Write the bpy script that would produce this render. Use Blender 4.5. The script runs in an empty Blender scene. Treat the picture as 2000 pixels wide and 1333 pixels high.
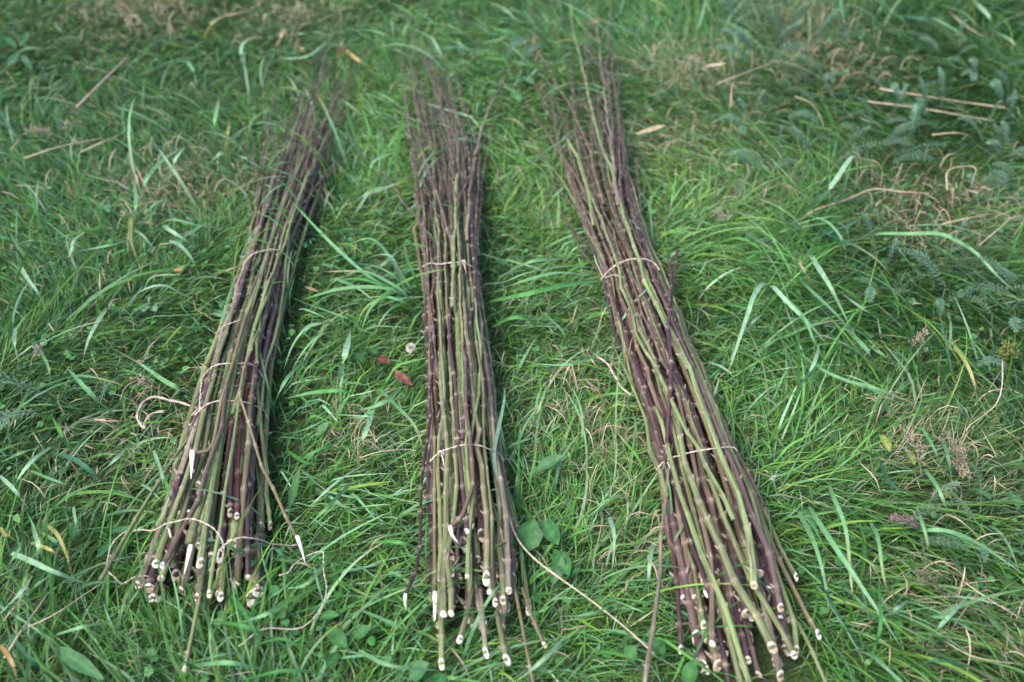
import bpy, math, random
import numpy as np
from mathutils import Vector

SC = bpy.context.scene
COL = SC.collection
rng = np.random.default_rng(11)
random.seed(5)

# ------------------------------------------------------------------ camera, sky, sun, exposure
W0, H0, F = 2000.0, 1333.0, 1944.0          # photograph size and focal length in its pixels
CAM_H, PITCH = 1.15, math.radians(40)
cam_d = bpy.data.cameras.new('camera'); cam = bpy.data.objects.new('camera', cam_d); COL.objects.link(cam)
cam.location = (0, 0, CAM_H); cam.rotation_euler = (math.pi/2 - PITCH, 0, 0)
cam_d.sensor_width = 36.0; cam_d.lens = 36.0*F/W0
cam_d.clip_start = 0.02; cam_d.clip_end = 2000
cam_d.dof.use_dof = True; cam_d.dof.focus_distance = 1.50; cam_d.dof.aperture_fstop = 2.8
SC.camera = cam

SUN_EL, SUN_AZ = math.radians(56), math.radians(-125)   # azimuth from +Y, towards -X
world = bpy.data.worlds.new('World'); SC.world = world; world.use_nodes = True
nt = world.node_tree; nt.nodes.clear()
sky = nt.nodes.new('ShaderNodeTexSky'); sky.sky_type = 'NISHITA'; sky.sun_disc = False
sky.sun_elevation = SUN_EL; sky.sun_rotation = SUN_AZ
sky.air_density = 1.0; sky.dust_density = 4.0; sky.ozone_density = 0.6
bg = nt.nodes.new('ShaderNodeBackground'); bg.inputs['Strength'].default_value = 0.15
wo = nt.nodes.new('ShaderNodeOutputWorld')
nt.links.new(sky.outputs[0], bg.inputs['Color']); nt.links.new(bg.outputs[0], wo.inputs['Surface'])
sun_d = bpy.data.lights.new('sun', 'SUN'); sun_d.energy = 1.1; sun_d.angle = math.radians(30); sun_d.color = (1.0, 0.97, 0.93)
sun = bpy.data.objects.new('sun', sun_d); COL.objects.link(sun)
sdir = Vector((math.sin(SUN_AZ)*math.cos(SUN_EL), math.cos(SUN_AZ)*math.cos(SUN_EL), math.sin(SUN_EL)))
sun.rotation_euler = sdir.to_track_quat('Z', 'Y').to_euler(); sun.location = sdir*20
SC.view_settings.view_transform = 'Standard'; SC.view_settings.look = 'None'
SC.view_settings.exposure = 1.32; SC.view_settings.gamma = 1.0; SC.view_settings.use_curve_mapping = False

# ------------------------------------------------------------------ helpers
def P(px, py, z=0.0):
    """the point of the real scene at height z that the photograph shows at this pixel"""
    u = (px - W0/2)/F; v = (py - H0/2)/F
    d = np.array([u, math.cos(PITCH) - v*math.sin(PITCH), -math.sin(PITCH) - v*math.cos(PITCH)])
    t = (z - CAM_H)/d[2]
    return np.array([d[0]*t, d[1]*t, z])
def depth_at(p):
    return p[1]*math.cos(PITCH) + (CAM_H - p[2])*math.sin(PITCH)
def metres(npx, p): return npx*depth_at(p)/F

def gz(x, y):
    """gentle unevenness of the meadow"""
    return 0.010*np.sin(2.3*x+0.7)*np.cos(1.9*y+0.3) + 0.007*np.sin(5.1*x+3.1*y) + 0.005*np.cos(7.7*x-6.3*y+1.0)
def wav(x, y, f, ph):
    """cheap smooth noise in about -1..1"""
    return (np.sin(f*x*1.00+ph+1.3*np.sin(f*y*0.73+ph*2.1)) + np.sin(f*y*1.13-ph*1.7+1.5*np.sin(f*x*0.61+ph*0.9))
            + np.sin(f*(0.7*x-0.8*y)*1.9+ph*3.3+np.sin(f*(x+y)*1.1)))/3.0

class MB:
    """collects vertices, faces, a colour and a stem coordinate, and links them as ONE mesh object"""
    def __init__(s): s.v=[]; s.f=[]; s.c=[]; s.q=[]; s.n=0
    def add(s, v, f, c, q=None):
        v=np.asarray(v,float); n=len(v)
        c=np.asarray(c,float)
        if c.ndim==1: c=np.tile(c,(n,1))
        if q is None: q=v*0
        s.v.append(v); s.c.append(c); s.q.append(np.asarray(q,float))
        s.f += [tuple(i+s.n for i in f_) for f_ in f]; s.n+=n
    def mesh(s, name):
        me=bpy.data.meshes.new(name)
        V=np.concatenate(s.v); me.from_pydata(V.tolist(), [], s.f)
        put_attrs(me, np.concatenate(s.c), np.concatenate(s.q))
        me.polygons.foreach_set('use_smooth', np.ones(len(me.polygons),bool)); me.update()
        return me
    def build(s, name, mat, parent=None, origin=None):
        if origin is not None:
            s.v=[a-np.asarray(origin) for a in s.v]
        me=s.mesh(name); me.materials.append(mat)
        return link(name, me, parent, origin)
def put_attrs(me, C, Q=None):
    a=me.attributes.new('Col','FLOAT_COLOR','POINT'); a.data.foreach_set('color', np.c_[C,np.ones(len(C))].astype(np.float32).ravel())
    if Q is not None:
        a=me.attributes.new('sc','FLOAT_VECTOR','POINT'); a.data.foreach_set('vector', Q.astype(np.float32).ravel())
def link(name, me, parent=None, origin=None):
    o=bpy.data.objects.new(name, me); COL.objects.link(o)
    if origin is not None: o.location=tuple(origin)
    if parent is not None: o.parent=parent
    return o
def tag(o, label=None, cat=None, group=None, kind=None):
    for k,v in (('label',label),('category',cat),('group',group),('kind',kind)):
        if v: o[k]=v
    return o
def empty(name, loc, label, cat, group=None):
    o=bpy.data.objects.new(name,None); COL.objects.link(o); o.location=tuple(loc); o.empty_display_size=0.05
    return tag(o,label,cat,group)

def smooth_path(pts, step):
    """Catmull-Rom through the points, resampled at about even steps"""
    pts=np.asarray(pts,float)
    if len(pts)==2: pts=np.array([pts[0],(pts[0]+pts[1])/2,pts[1]])
    e=np.vstack([2*pts[0]-pts[1],pts,2*pts[-1]-pts[-2]])
    out=[]
    for i in range(1,len(e)-2):
        p0,p1,p2,p3=e[i-1],e[i],e[i+1],e[i+2]
        for t in np.linspace(0,1,8,endpoint=False):
            out.append(0.5*((2*p1)+(p2-p0)*t+(2*p0-5*p1+4*p2-p3)*t*t+(3*p1-p0-3*p2+p3)*t**3))
    out.append(e[-2]); out=np.array(out)
    L=np.r_[0,np.cumsum(np.linalg.norm(np.diff(out,axis=0),axis=1))]
    n=max(3,int(round(L[-1]/step))+1)
    s=np.linspace(0,L[-1],n)
    return np.c_[[np.interp(s,L,out[:,k]) for k in range(3)]].T, s
def frames(p):
    T=np.gradient(p,axis=0); T/=np.linalg.norm(T,axis=1)[:,None]+1e-12
    n=np.cross(T[0],[0,0,1.0]); 
    if np.linalg.norm(n)<1e-3: n=np.cross(T[0],[0,1.0,0])
    n/=np.linalg.norm(n); N=np.zeros_like(p); N[0]=n
    for i in range(1,len(p)):
        n=N[i-1]-T[i]*np.dot(N[i-1],T[i]); N[i]=n/(np.linalg.norm(n)+1e-12)
    return T,N,np.cross(T,N)
def tube(mb, p, r, col, k=8, s=None, ph=0.0, cap0=True, cap1=True, ridge=0.0):
    p=np.asarray(p,float); n=len(p); r=np.broadcast_to(np.asarray(r,float),(n,))
    T,N,B=frames(p)
    th=np.arange(k)*2*math.pi/k+ph
    rr=r[:,None]*(1+ridge*np.where(np.arange(k)%2==0,1,-1))[None,:]
    V=(p[:,None,:]+rr[:,:,None]*(np.cos(th)[None,:,None]*N[:,None,:]+np.sin(th)[None,:,None]*B[:,None,:])).reshape(-1,3)
    if s is None: s=np.r_[0,np.cumsum(np.linalg.norm(np.diff(p,axis=0),axis=1))]
    Q=np.stack([np.broadcast_to(np.cos(th),(n,k)),np.broadcast_to(np.sin(th),(n,k)),np.broadcast_to(s[:,None],(n,k))],-1).reshape(-1,3)
    col=np.asarray(col,float)
    if col.ndim==1: col=np.tile(col,(n,1))
    C=np.repeat(col,k,axis=0)
    f=[]
    for i in range(n-1):
        for j in range(k):
            j2=(j+1)%k; f.append((i*k+j,i*k+j2,(i+1)*k+j2,(i+1)*k+j))
    if cap0: f.append(tuple(range(k-1,-1,-1)))
    if cap1: f.append(tuple((n-1)*k+j for j in range(k)))
    mb.add(V,f,C,Q)
    return T,N,B

# ------------------------------------------------------------------ materials
def mat(name): 
    m=bpy.data.materials.new(name); m.use_nodes=True; n=m.node_tree.nodes
    return m, m.node_tree, n['Principled BSDF']
def N_(t, kind, **kw):
    n=t.nodes.new(kind)
    for k,v in kw.items(): setattr(n,k,v)
    return n
def attr(t,name): 
    a=N_(t,'ShaderNodeAttribute'); a.attribute_name=name; return a
def blade_mat(name, rough=0.45, trans=0.30, spec=0.26, vein=0.0):
    m,t,b=mat(name); L=t.links
    a=attr(t,'Col')
    tc=N_(t,'ShaderNodeTexCoord'); nz=N_(t,'ShaderNodeTexNoise'); nz.inputs['Scale'].default_value=90; nz.inputs['Detail'].default_value=3
    L.new(tc.outputs['Object'],nz.inputs['Vector'])
    mr=N_(t,'ShaderNodeMapRange'); mr.inputs['From Min'].default_value=0.3; mr.inputs['From Max'].default_value=0.7
    mr.inputs['To Min'].default_value=0.78; mr.inputs['To Max'].default_value=1.2
    L.new(nz.outputs['Fac'],mr.inputs['Value'])
    vm=N_(t,'ShaderNodeVectorMath',operation='SCALE'); L.new(a.outputs['Color'],vm.inputs[0]); L.new(mr.outputs[0],vm.inputs['Scale'])
    L.new(vm.outputs[0],b.inputs['Base Color'])
    b.inputs['Roughness'].default_value=rough; b.inputs['Specular IOR Level'].default_value=spec
    if vein:
        bp=N_(t,'ShaderNodeBump'); bp.inputs['Strength'].default_value=vein; bp.inputs['Distance'].default_value=0.002
        n2=N_(t,'ShaderNodeTexNoise'); n2.inputs['Scale'].default_value=140; L.new(tc.outputs['Object'],n2.inputs['Vector'])
        L.new(n2.outputs['Fac'],bp.inputs['Height']); L.new(bp.outputs[0],b.inputs['Normal'])
    tr=N_(t,'ShaderNodeBsdfTranslucent'); L.new(vm.outputs[0],tr.inputs['Color'])
    mx=N_(t,'ShaderNodeMixShader'); mx.inputs[0].default_value=trans
    L.new(b.outputs[0],mx.inputs[1]); L.new(tr.outputs[0],mx.inputs[2])
    L.new(mx.outputs[0],t.nodes['Material Output'].inputs['Surface'])
    return m
M_GRASS=blade_mat('grass_blades'); M_LEAF=blade_mat('broad_leaf',0.5,0.2,0.35,0.5); M_STRAW=blade_mat('straw',0.6,0.12,0.3)

def stem_mat():
    m,t,b=mat('stem_bark'); L=t.links
    a=attr(t,'Col'); q=attr(t,'sc'); oi=N_(t,'ShaderNodeObjectInfo')
    off=N_(t,'ShaderNodeVectorMath',operation='MULTIPLY_ADD'); off.inputs[1].default_value=(1.3,1.3,11.0)
    rnd=N_(t,'ShaderNodeMath',operation='MULTIPLY'); rnd.inputs[1].default_value=57.0; L.new(oi.outputs['Random'],rnd.inputs[0])
    L.new(q.outputs['Vector'],off.inputs[0]); L.new(rnd.outputs[0],off.inputs[2])
    n1=N_(t,'ShaderNodeTexNoise'); n1.inputs['Scale'].default_value=1.0; n1.inputs['Detail'].default_value=4; L.new(off.outputs[0],n1.inputs['Vector'])
    r1=N_(t,'ShaderNodeMapRange'); r1.inputs['From Min'].default_value=0.44; r1.inputs['From Max'].default_value=0.68; r1.inputs['To Max'].default_value=0.8
    L.new(n1.outputs['Fac'],r1.inputs['Value'])
    mx=N_(t,'ShaderNodeMix',data_type='RGBA'); L.new(r1.outputs[0],mx.inputs[0]); L.new(a.outputs['Color'],mx.inputs[6])
    mx.inputs[7].default_value=(0.080,0.048,0.050,1)          # brownish purple flush in long streaks
    # fine fibres and spots
    o2=N_(t,'ShaderNodeVectorMath',operation='MULTIPLY_ADD'); o2.inputs[1].default_value=(5.0,5.0,60.0)
    L.new(q.outputs['Vector'],o2.inputs[0]); L.new(rnd.outputs[0],o2.inputs[2])
    n2=N_(t,'ShaderNodeTexNoise'); n2.inputs['Scale'].default_value=1.0; n2.inputs['Detail'].default_value=3; L.new(o2.outputs[0],n2.inputs['Vector'])
    r2=N_(t,'ShaderNodeMapRange'); r2.inputs['From Min'].default_value=0.3; r2.inputs['From Max'].default_value=0.7
    r2.inputs['To Min'].default_value=0.68; r2.inputs['To Max'].default_value=1.3; L.new(n2.outputs['Fac'],r2.inputs['Value'])
    o4=N_(t,'ShaderNodeVectorMath',operation='MULTIPLY_ADD'); o4.inputs[1].default_value=(5.5,5.5,14.0)
    L.new(q.outputs['Vector'],o4.inputs[0]); L.new(rnd.outputs[0],o4.inputs[2])
    n4=N_(t,'ShaderNodeTexNoise'); n4.inputs['Scale'].default_value=1.0; n4.inputs['Detail'].default_value=2; L.new(o4.outputs[0],n4.inputs['Vector'])
    r4=N_(t,'ShaderNodeMapRange'); r4.inputs['From Min'].default_value=0.55; r4.inputs['From Max'].default_value=0.68
    r4.inputs['To Min'].default_value=0.0; r4.inputs['To Max'].default_value=0.6; L.new(n4.outputs['Fac'],r4.inputs['Value'])
    m4=N_(t,'ShaderNodeMix',data_type='RGBA'); L.new(r4.outputs[0],m4.inputs[0]); L.new(mx.outputs[2],m4.inputs[6]); m4.inputs[7].default_value=(.06,.045,.04,1); mx=m4
    sc=N_(t,'ShaderNodeVectorMath',operation='SCALE'); L.new(mx.outputs[2],sc.inputs[0]); L.new(r2.outputs[0],sc.inputs['Scale'])
    L.new(sc.outputs[0],b.inputs['Base Color'])
    o3=N_(t,'ShaderNodeVectorMath',operation='MULTIPLY'); o3.inputs[1].default_value=(3.0,3.0,3.0); L.new(q.outputs['Vector'],o3.inputs[0])
    n3=N_(t,'ShaderNodeTexNoise'); n3.inputs['Scale'].default_value=1.6; L.new(o3.outputs[0],n3.inputs['Vector'])
    bp=N_(t,'ShaderNodeBump'); bp.inputs['Strength'].default_value=0.5; bp.inputs['Distance'].default_value=0.002
    L.new(n3.outputs['Fac'],bp.inputs['Height']); L.new(bp.outputs[0],b.inputs['Normal'])
    b.inputs['Roughness'].default_value=0.5; b.inputs['Specular IOR Level'].default_value=0.26
    return m
M_STEM=stem_mat()
def plain_mat(name, rough, scale, lo, hi):
    m,t,b=mat(name); L=t.links; a=attr(t,'Col')
    tc=N_(t,'ShaderNodeTexCoord'); nz=N_(t,'ShaderNodeTexNoise'); nz.inputs['Scale'].default_value=scale; nz.inputs['Detail'].default_value=4
    L.new(tc.outputs['Object'],nz.inputs['Vector'])
    mr=N_(t,'ShaderNodeMapRange'); mr.inputs['From Min'].default_value=0.3; mr.inputs['From Max'].default_value=0.7
    mr.inputs['To Min'].default_value=lo; mr.inputs['To Max'].default_value=hi; L.new(nz.outputs['Fac'],mr.inputs['Value'])
    vm=N_(t,'ShaderNodeVectorMath',operation='SCALE'); L.new(a.outputs['Color'],vm.inputs[0]); L.new(mr.outputs[0],vm.inputs['Scale'])
    L.new(vm.outputs[0],b.inputs['Base Color']); b.inputs['Roughness'].default_value=rough
    b.inputs['Specular IOR Level'].default_value=0.3
    return m
M_PITH=plain_mat('pith',0.7,300,0.8,1.12); M_TWINE=plain_mat('twine_fibre',0.85,500,0.7,1.2); M_DRY=plain_mat('dry_stalk',0.7,200,0.7,1.2)

m,t,b=mat('meadow_soil'); L=t.links
tc=N_(t,'ShaderNodeTexCoord')
n1=N_(t,'ShaderNodeTexNoise'); n1.inputs['Scale'].default_value=14; n1.inputs['Detail'].default_value=8; L.new(tc.outputs['Object'],n1.inputs['Vector'])
n2=N_(t,'ShaderNodeTexNoise'); n2.inputs['Scale'].default_value=120; n2.inputs['Detail'].default_value=6; L.new(tc.outputs['Object'],n2.inputs['Vector'])
cr=N_(t,'ShaderNodeValToRGB'); e=cr.color_ramp.elements; e[0].position=0.3; e[0].color=(0.05,0.06,0.022,1); e[1].position=0.7; e[1].color=(0.10,0.12,0.045,1)
x=cr.color_ramp.elements.new(0.55); x.color=(0.06,0.11,0.032,1)
L.new(n1.outputs['Fac'],cr.inputs[0])
mx=N_(t,'ShaderNodeMix',data_type='RGBA',blend_type='MULTIPLY'); mx.inputs[0].default_value=0.7
L.new(cr.outputs[0],mx.inputs[6]); L.new(n2.outputs['Color'],mx.inputs[7]); L.new(mx.outputs[2],b.inputs['Base Color'])
bp=N_(t,'ShaderNodeBump'); bp.inputs['Distance'].default_value=0.01; L.new(n2.outputs['Fac'],bp.inputs['Height']); L.new(bp.outputs[0],b.inputs['Normal'])
b.inputs['Roughness'].default_value=0.9
M_SOIL=m

# ------------------------------------------------------------------ ground: one sheet out to the horizon
ax=np.r_[-900,-300,-100,-40,-15,-7,np.arange(-4,4.01,0.08),7,15,40,100,300,900]
ay=np.r_[-900,-300,-100,-40,-15,-5,np.arange(-1,6.01,0.08),9,15,40,100,300,900]
X,Y=np.meshgrid(ax,ay); Z=gz(X,Y)*np.exp(-((np.hypot(X,Y-2)/9)**4))
nx,ny=len(ax),len(ay)
ff=[(j*nx+i,j*nx+i+1,(j+1)*nx+i+1,(j+1)*nx+i) for j in range(ny-1) for i in range(nx-1)]
mb=MB(); mb.add(np.c_[X.ravel(),Y.ravel(),Z.ravel()],ff,(0.05,0.05,0.02))
tag(mb.build('ground',M_SOIL),kind='structure')

# ------------------------------------------------------------------ bundles: where each lies
class Lay:
    """a bundle's bed on the ground: rows of (pixel y, left edge, right edge, mound height) from butts to tips"""
    def __init__(s, rows):
        zc=0.045
        l=np.array([P(r[1],r[0],zc) for r in rows]); r_=np.array([P(r[2],r[0],zc) for r in rows])
        c=(l+r_)/2; s.S=np.r_[0,np.cumsum(np.linalg.norm(np.diff(c,axis=0),axis=1))]
        s.row_y=np.array([r[0] for r in rows],float); s.h=np.array([r[3] for r in rows])
        s.ss=np.linspace(0,s.S[-1],160)
        f=lambda A: np.c_[[np.interp(s.ss,s.S,A[:,k]) for k in range(3)]].T
        s.C=f(c); s.half=f((r_-l)/2); s.H=np.interp(s.ss,s.S,s.h); s.LEN=s.S[-1]
        for A in (s.C,s.half):
            for k in range(3):
                A[:,k]=np.convolve(np.pad(A[:,k],4,mode='reflect',reflect_type='odd'),np.ones(9)/9,'valid')
        s.tan=np.gradient(s.C[:,:2],axis=0); s.tan/=np.linalg.norm(s.tan,axis=1)[:,None]
    def s_of_y(s,y): return np.interp(-y,-s.row_y,s.S)
    def at(s,q,a,z):
        q=np.asarray(q,float)
        C=np.c_[[np.interp(q,s.ss,s.C[:,k]) for k in range(3)]].T; Hh=np.c_[[np.interp(q,s.ss,s.half[:,k]) for k in range(3)]].T
        # beyond either end the bed runs straight on
        d0=(s.C[1]-s.C[0])/(s.ss[1]-s.ss[0]); d1=(s.C[-1]-s.C[-12])/(s.ss[-1]-s.ss[-12])
        C=C+np.minimum(q,0)[:,None]*d0+np.maximum(q-s.LEN,0)[:,None]*d1
        p=C+Hh*np.asarray(a)[:,None]; p[:,2]=z; return p
    def inv(s,p):
        d=((s.C[:,:2]-p[None,:2])**2).sum(1); i=int(d.argmin())
        h=s.half[i,:2]; return s.ss[i], float(np.dot(p[:2]-s.C[i,:2],h)/np.dot(h,h)), s.H[i]
    def top(s,q,a): return np.interp(q,s.ss,s.H)*np.sqrt(np.clip(1-np.asarray(a)**2*0.9,0.05,1))
    def inside(s,x,y):
        out=np.full(x.shape,9.0); q=np.zeros(x.shape)
        for i0 in range(0,len(x),20000):
            xs=x[i0:i0+20000]; ys=y[i0:i0+20000]
            d=(s.C[::4,0][None]-xs[:,None])**2+(s.C[::4,1][None]-ys[:,None])**2; i=d.argmin(1)*4
            h=s.half[i,:2]; o=np.c_[xs-s.C[i,0],ys-s.C[i,1]]
            al=(o*s.tan[i]).sum(1); out[i0:i0+20000]=np.where((np.sqrt(d.min(1))<0.35)&~((i==0)&(al<-.005)), np.abs((o*h).sum(1)/(h*h).sum(1)), 9); q[i0:i0+20000]=s.ss[i]/s.LEN
        return out,q
Z0=0.022     # flattened turf the stems rest on
LAYS=[
 Lay([(1175,285,505,.060),(1100,300,508,.075),(1000,330,512,.085),(900,352,516,.088),(800,384,520,.085),(700,415,535,.080),(600,448,555,.074),(500,480,575,.068),(400,500,612,.06),(300,520,650,.05),(200,545,690,.04),(110,560,735,.03)]),
 Lay([(1215,850,1000,.060),(1100,846,1010,.075),(1000,842,1000,.085),(880,840,975,.088),(780,838,966,.084),(680,836,955,.078),(600,832,945,.072),(518,832,935,.068),(420,820,938,.06),(300,808,935,.05),(200,792,895,.04),(100,785,872,.03)]),
 Lay([(1290,1370,1560,.060),(1180,1345,1545,.075),(1080,1318,1510,.085),(1000,1303,1482,.088),(880,1285,1432,.088),(780,1250,1395,.084),(680,1215,1350,.078),(600,1190,1325,.072),(520,1170,1285,.068),(420,1130,1255,.06),(300,1095,1225,.05),(200,1080,1215,.04),(60,1050,1205,.03)]),
]

# ------------------------------------------------------------------ stems
GREEN=np.array([.155,.198,.085]); LIGHT=np.array([.19,.275,.105]); OLIVE=np.array([.175,.162,.085]); PURPLE=np.array([.062,.030,.046])
DARK=np.array([.035,.017,.030]); MAUVE=np.array([.120,.082,.084]); BROWN=np.array([.140,.104,.076]); RED=np.array([.115,.026,.036]); GREY=np.array([.22,.20,.15])
TAN=np.array([.40,.34,.25]); TIPC=np.array([.095,.078,.067])
PITHC=np.array([.83,.79,.70])
NAMED=dict(G=GREEN,L=LIGHT,O=OLIVE,P=PURPLE,D=DARK,M=MAUVE,B=BROWN,R=RED,Y=GREY)
def rand_tone():
    k=rng.random(); 
    base=[GREEN,LIGHT,OLIVE,PURPLE,DARK,MAUVE,BROWN,GREY][rng.choice(8,p=[.26,.07,.12,.18,.16,.11,.06,.04])]
    return base*rng.uniform(.8,1.25)

def profile(path, r0, taper, tone, tipmix, inter0=.062, fine_tip=False):
    """rings along a stem: swollen tan nodes every few centimetres, slight zigzag, taper"""
    fine,S=smooth_path(path,0.012); Ltot=S[-1]
    # node places
    inter0=inter0*rng.uniform(.72,1.45); nt_=rng.uniform(.15,.75); nb=rng.uniform(.55,1.15)
    nodes=[rng.uniform(.01,.05)]
    while nodes[-1]<Ltot:
        nodes.append(nodes[-1]+inter0*rng.uniform(.62,1.35)*(1-.42*min(1,nodes[-1]/1.8)))
    st=[0.0]; fac=[1.0]; nd=[0.0]
    for n_ in nodes:
        if n_>Ltot-.004: break
        for d,f_,w in ((-.0075,1.0,.0),(-.0026,1.17,.35),(-.0008,1.30,1.0),(.0016,1.28,1.0),(.0034,1.03,.45),(.009,.96,.0)):
            q=n_+d
            if q>st[-1]+.0015 and q<Ltot-.001: st.append(q); fac.append(f_); nd.append(w)
    mid=[]
    st.append(Ltot); fac.append(1.0); nd.append(.3)
    st=np.array(st); fac=1+(np.array(fac)-1)*nb; nd=np.array(nd)
    p=np.c_[[np.interp(st,S,fine[:,k]) for k in range(3)]].T
    # zigzag at the nodes
    T=np.gradient(p,axis=0); side=np.cross(T,[0,0,1.]); side/=np.linalg.norm(side,axis=1)[:,None]+1e-9
    kn=np.array(nodes); off=rng.normal(0,.0016,len(kn)); p=p+side*np.interp(st,kn,off)[:,None]
    p[:,2]+=np.interp(st,kn,rng.normal(0,.0012,len(kn)))
    u=st/1.9
    r=r0*np.clip(1-taper*u**0.85,.13,1)*fac
    if fine_tip: r=np.maximum(r*np.clip((Ltot-st)/.38+.10,0,1)**.8,.0007*fac)
    c=tone[None]*(1-tipmix*np.clip(u*1.5-.25,0,1))[:,None]+TIPC[None]*rng.uniform(.8,1.3)*(tipmix*np.clip(u*1.5-.25,0,1))[:,None]
    # each internode has its own slight shade
    idx=np.searchsorted(kn,st); sh=rng.uniform(.86,1.16,len(kn)+2); c=c*sh[idx][:,None]
    c=c*(1-nt_*nd)[:,None]+TAN*rng.uniform(.7,1.05)*(nt_*nd)[:,None]
    return p,st,r,c,[x for x in nodes if x<Ltot-.006]

def cut_end(p0, d, r, slant, parent, hole=True, lab=None):
    """white cut face: pale rim, ring of wood, brown hollow of the pith going in"""
    mb=MB(); k=10; d=d/np.linalg.norm(d)
    n=np.cross(d,[0,0,1.]); n/=np.linalg.norm(n); b=np.cross(d,n)
    th=np.arange(k)*2*math.pi/k; ph=math.pi/2+rng.normal(0,.6)
    dirty=rng.random()
    K=PITHC*(np.array([.62,.52,.42]) if dirty<.32 else np.array([.85,.80,.72]) if dirty<.6 else 1.0)
    ho=rng.uniform(.10,.30); hole=hole and rng.random()<.6
    rings=[(1.02,-.003,PITHC*.8),(1.03,.0004,K*.9),(.74,.0012,K*1.06),(ho+.06,.0008,K*.9)]
    if hole: rings+= [(ho,-.003,np.array([.22,.15,.09])),(ho*.8,-.009,np.array([.07,.045,.03]))]
    V=[];C=[]
    for q,h,cc in rings:
        for t_ in th:
            sl=slant*q*r*math.cos(t_-ph)
            V.append(p0+r*q*(math.cos(t_)*n+math.sin(t_)*b)*rng.uniform(.95,1.05)+d*(h+sl)); C.append(cc*rng.uniform(.9,1.06))
    f=[(i*k+j,i*k+(j+1)%k,(i+1)*k+(j+1)%k,(i+1)*k+j) for i in range(len(rings)-1) for j in range(k)]
    f.append(tuple((len(rings)-1)*k+j for j in range(k)))
    mb.add(V,f,C); return mb.build('cut_end',M_PITH,parent)

def sliver(pts_px, z, w_px, parent):
    """torn white splinter peeling off the butt"""
    pts=[P(x,y,zz) for (x,y),zz in zip(pts_px,z)]
    p,s=smooth_path(pts,.006); r=metres(w_px,p[0])/2*np.interp(s/s[-1],[0,.12,.4,1],[.75,1,.7,.12])
    mb=MB(); T,N,B=frames(p); k=6
    th=np.arange(k)*2*math.pi/k
    V=(p[:,None]+r[:,None,None]*(np.cos(th)[None,:,None]*N[:,None]+.5*np.sin(th)[None,:,None]*B[:,None])).reshape(-1,3)
    f=[(i*k+j,i*k+(j+1)%k,(i+1)*k+(j+1)%k,(i+1)*k+j) for i in range(len(p)-1) for j in range(k)]+[tuple(range(k-1,-1,-1)),tuple((len(p)-1)*k+j for j in range(k))]
    mb.add(V,f,np.array([.80,.78,.72])*rng.uniform(.92,1.05,(len(V),1))); return mb.build('torn_splinter',M_PITH,parent)

def make_stem(root, path, r0, tone, taper=.72, tipmix=.75, sides=8, twigs=0, buds=True, hole=True, cut=True, label=None, side_twigs=True):
    p,st,r,c,nodes=profile(path,r0,taper,tone,tipmix,fine_tip=bool(twigs) or tipmix>.28)
    mb=MB(); T,N,B=tube(mb,p,r,c,k=sides,s=st,ph=rng.uniform(0,6),ridge=.03)
    # buds and leaf scars in opposite pairs, each pair turned a quarter on the last
    for i,n_ in enumerate(nodes):
        if not buds or rng.random()<.25: continue
        j=int(np.argmin(abs(st-n_))); a0=(math.pi/2)*(i%2)+.4
        for sg in (0,math.pi):
            if rng.random()<.2: continue
            a=a0+sg; dirv=math.cos(a)*N[j]+math.sin(a)*B[j]; tdir=T[j]*.9+dirv*1.0; tdir/=np.linalg.norm(tdir)
            l=r[j]*rng.uniform(.7,1.5); q0=p[j]+dirv*r[j]*.75
            tube(mb,[q0,q0+tdir*l*.6,q0+tdir*l],[r[j]*.38,r[j]*.30,r[j]*.08],TAN*rng.uniform(.55,1.0),k=4,cap0=False)
    o=mb.build('stem',M_STEM,root)
    if label: o['label']=label
    if cut: cut_end(p[0],p[0]-p[1],r[0],rng.uniform(.1,1.7),o,hole)
    # side twigs in the upper part, thin and broken
    if twigs:
        cand=[n_ for n_ in nodes if n_/1.9>.42]
        for n_ in (rng.choice(cand,min(twigs,len(cand)),replace=False) if cand else []):
            j=int(np.argmin(abs(st-n_))); a=rng.uniform(0,2*math.pi)
            dv=math.cos(a)*N[j]+math.sin(a)*B[j]; dv[2]=abs(dv[2])*.6
            l=rng.uniform(.05,.24); spread=rng.uniform(.25,.7)
            d0=T[j]+dv*spread; d0/=np.linalg.norm(d0); d1=T[j]*1.0+dv*spread*.5+np.array([0,0,rng.uniform(-.15,.12)])
            q=[p[j],p[j]+d0*l*.35,p[j]+d0*l*.35+d1/np.linalg.norm(d1)*l*.35,p[j]+d0*l*.3+d1/np.linalg.norm(d1)*l*.8]
            q=[np.array([a_[0],a_[1],max(a_[2],.012)]) for a_ in q]
            pp,ss,rr,cc,nn=profile(q,max(.0009,r[j]*.42),.5,TIPC*rng.uniform(.7,1.5),.2,.028)
            m2=MB(); tube(m2,pp,rr,cc,k=5,s=ss)
            for n2 in nn:           # dry leaf stubs and curled remains
                if rng.random()<.5: continue
                jj=int(np.argmin(abs(ss-n2))); w=rng.normal(0,1,3); w/=np.linalg.norm(w); ll=rng.uniform(.004,.014)
                tube(m2,[pp[jj],pp[jj]+w*ll*.5,pp[jj]+w*ll+np.array([0,0,-.003])],[.0011,.0012,.0004],TIPC*rng.uniform(.6,1.2),k=3)
            m2.build('side_twig',M_STEM,o)
    return o,p,r

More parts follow.
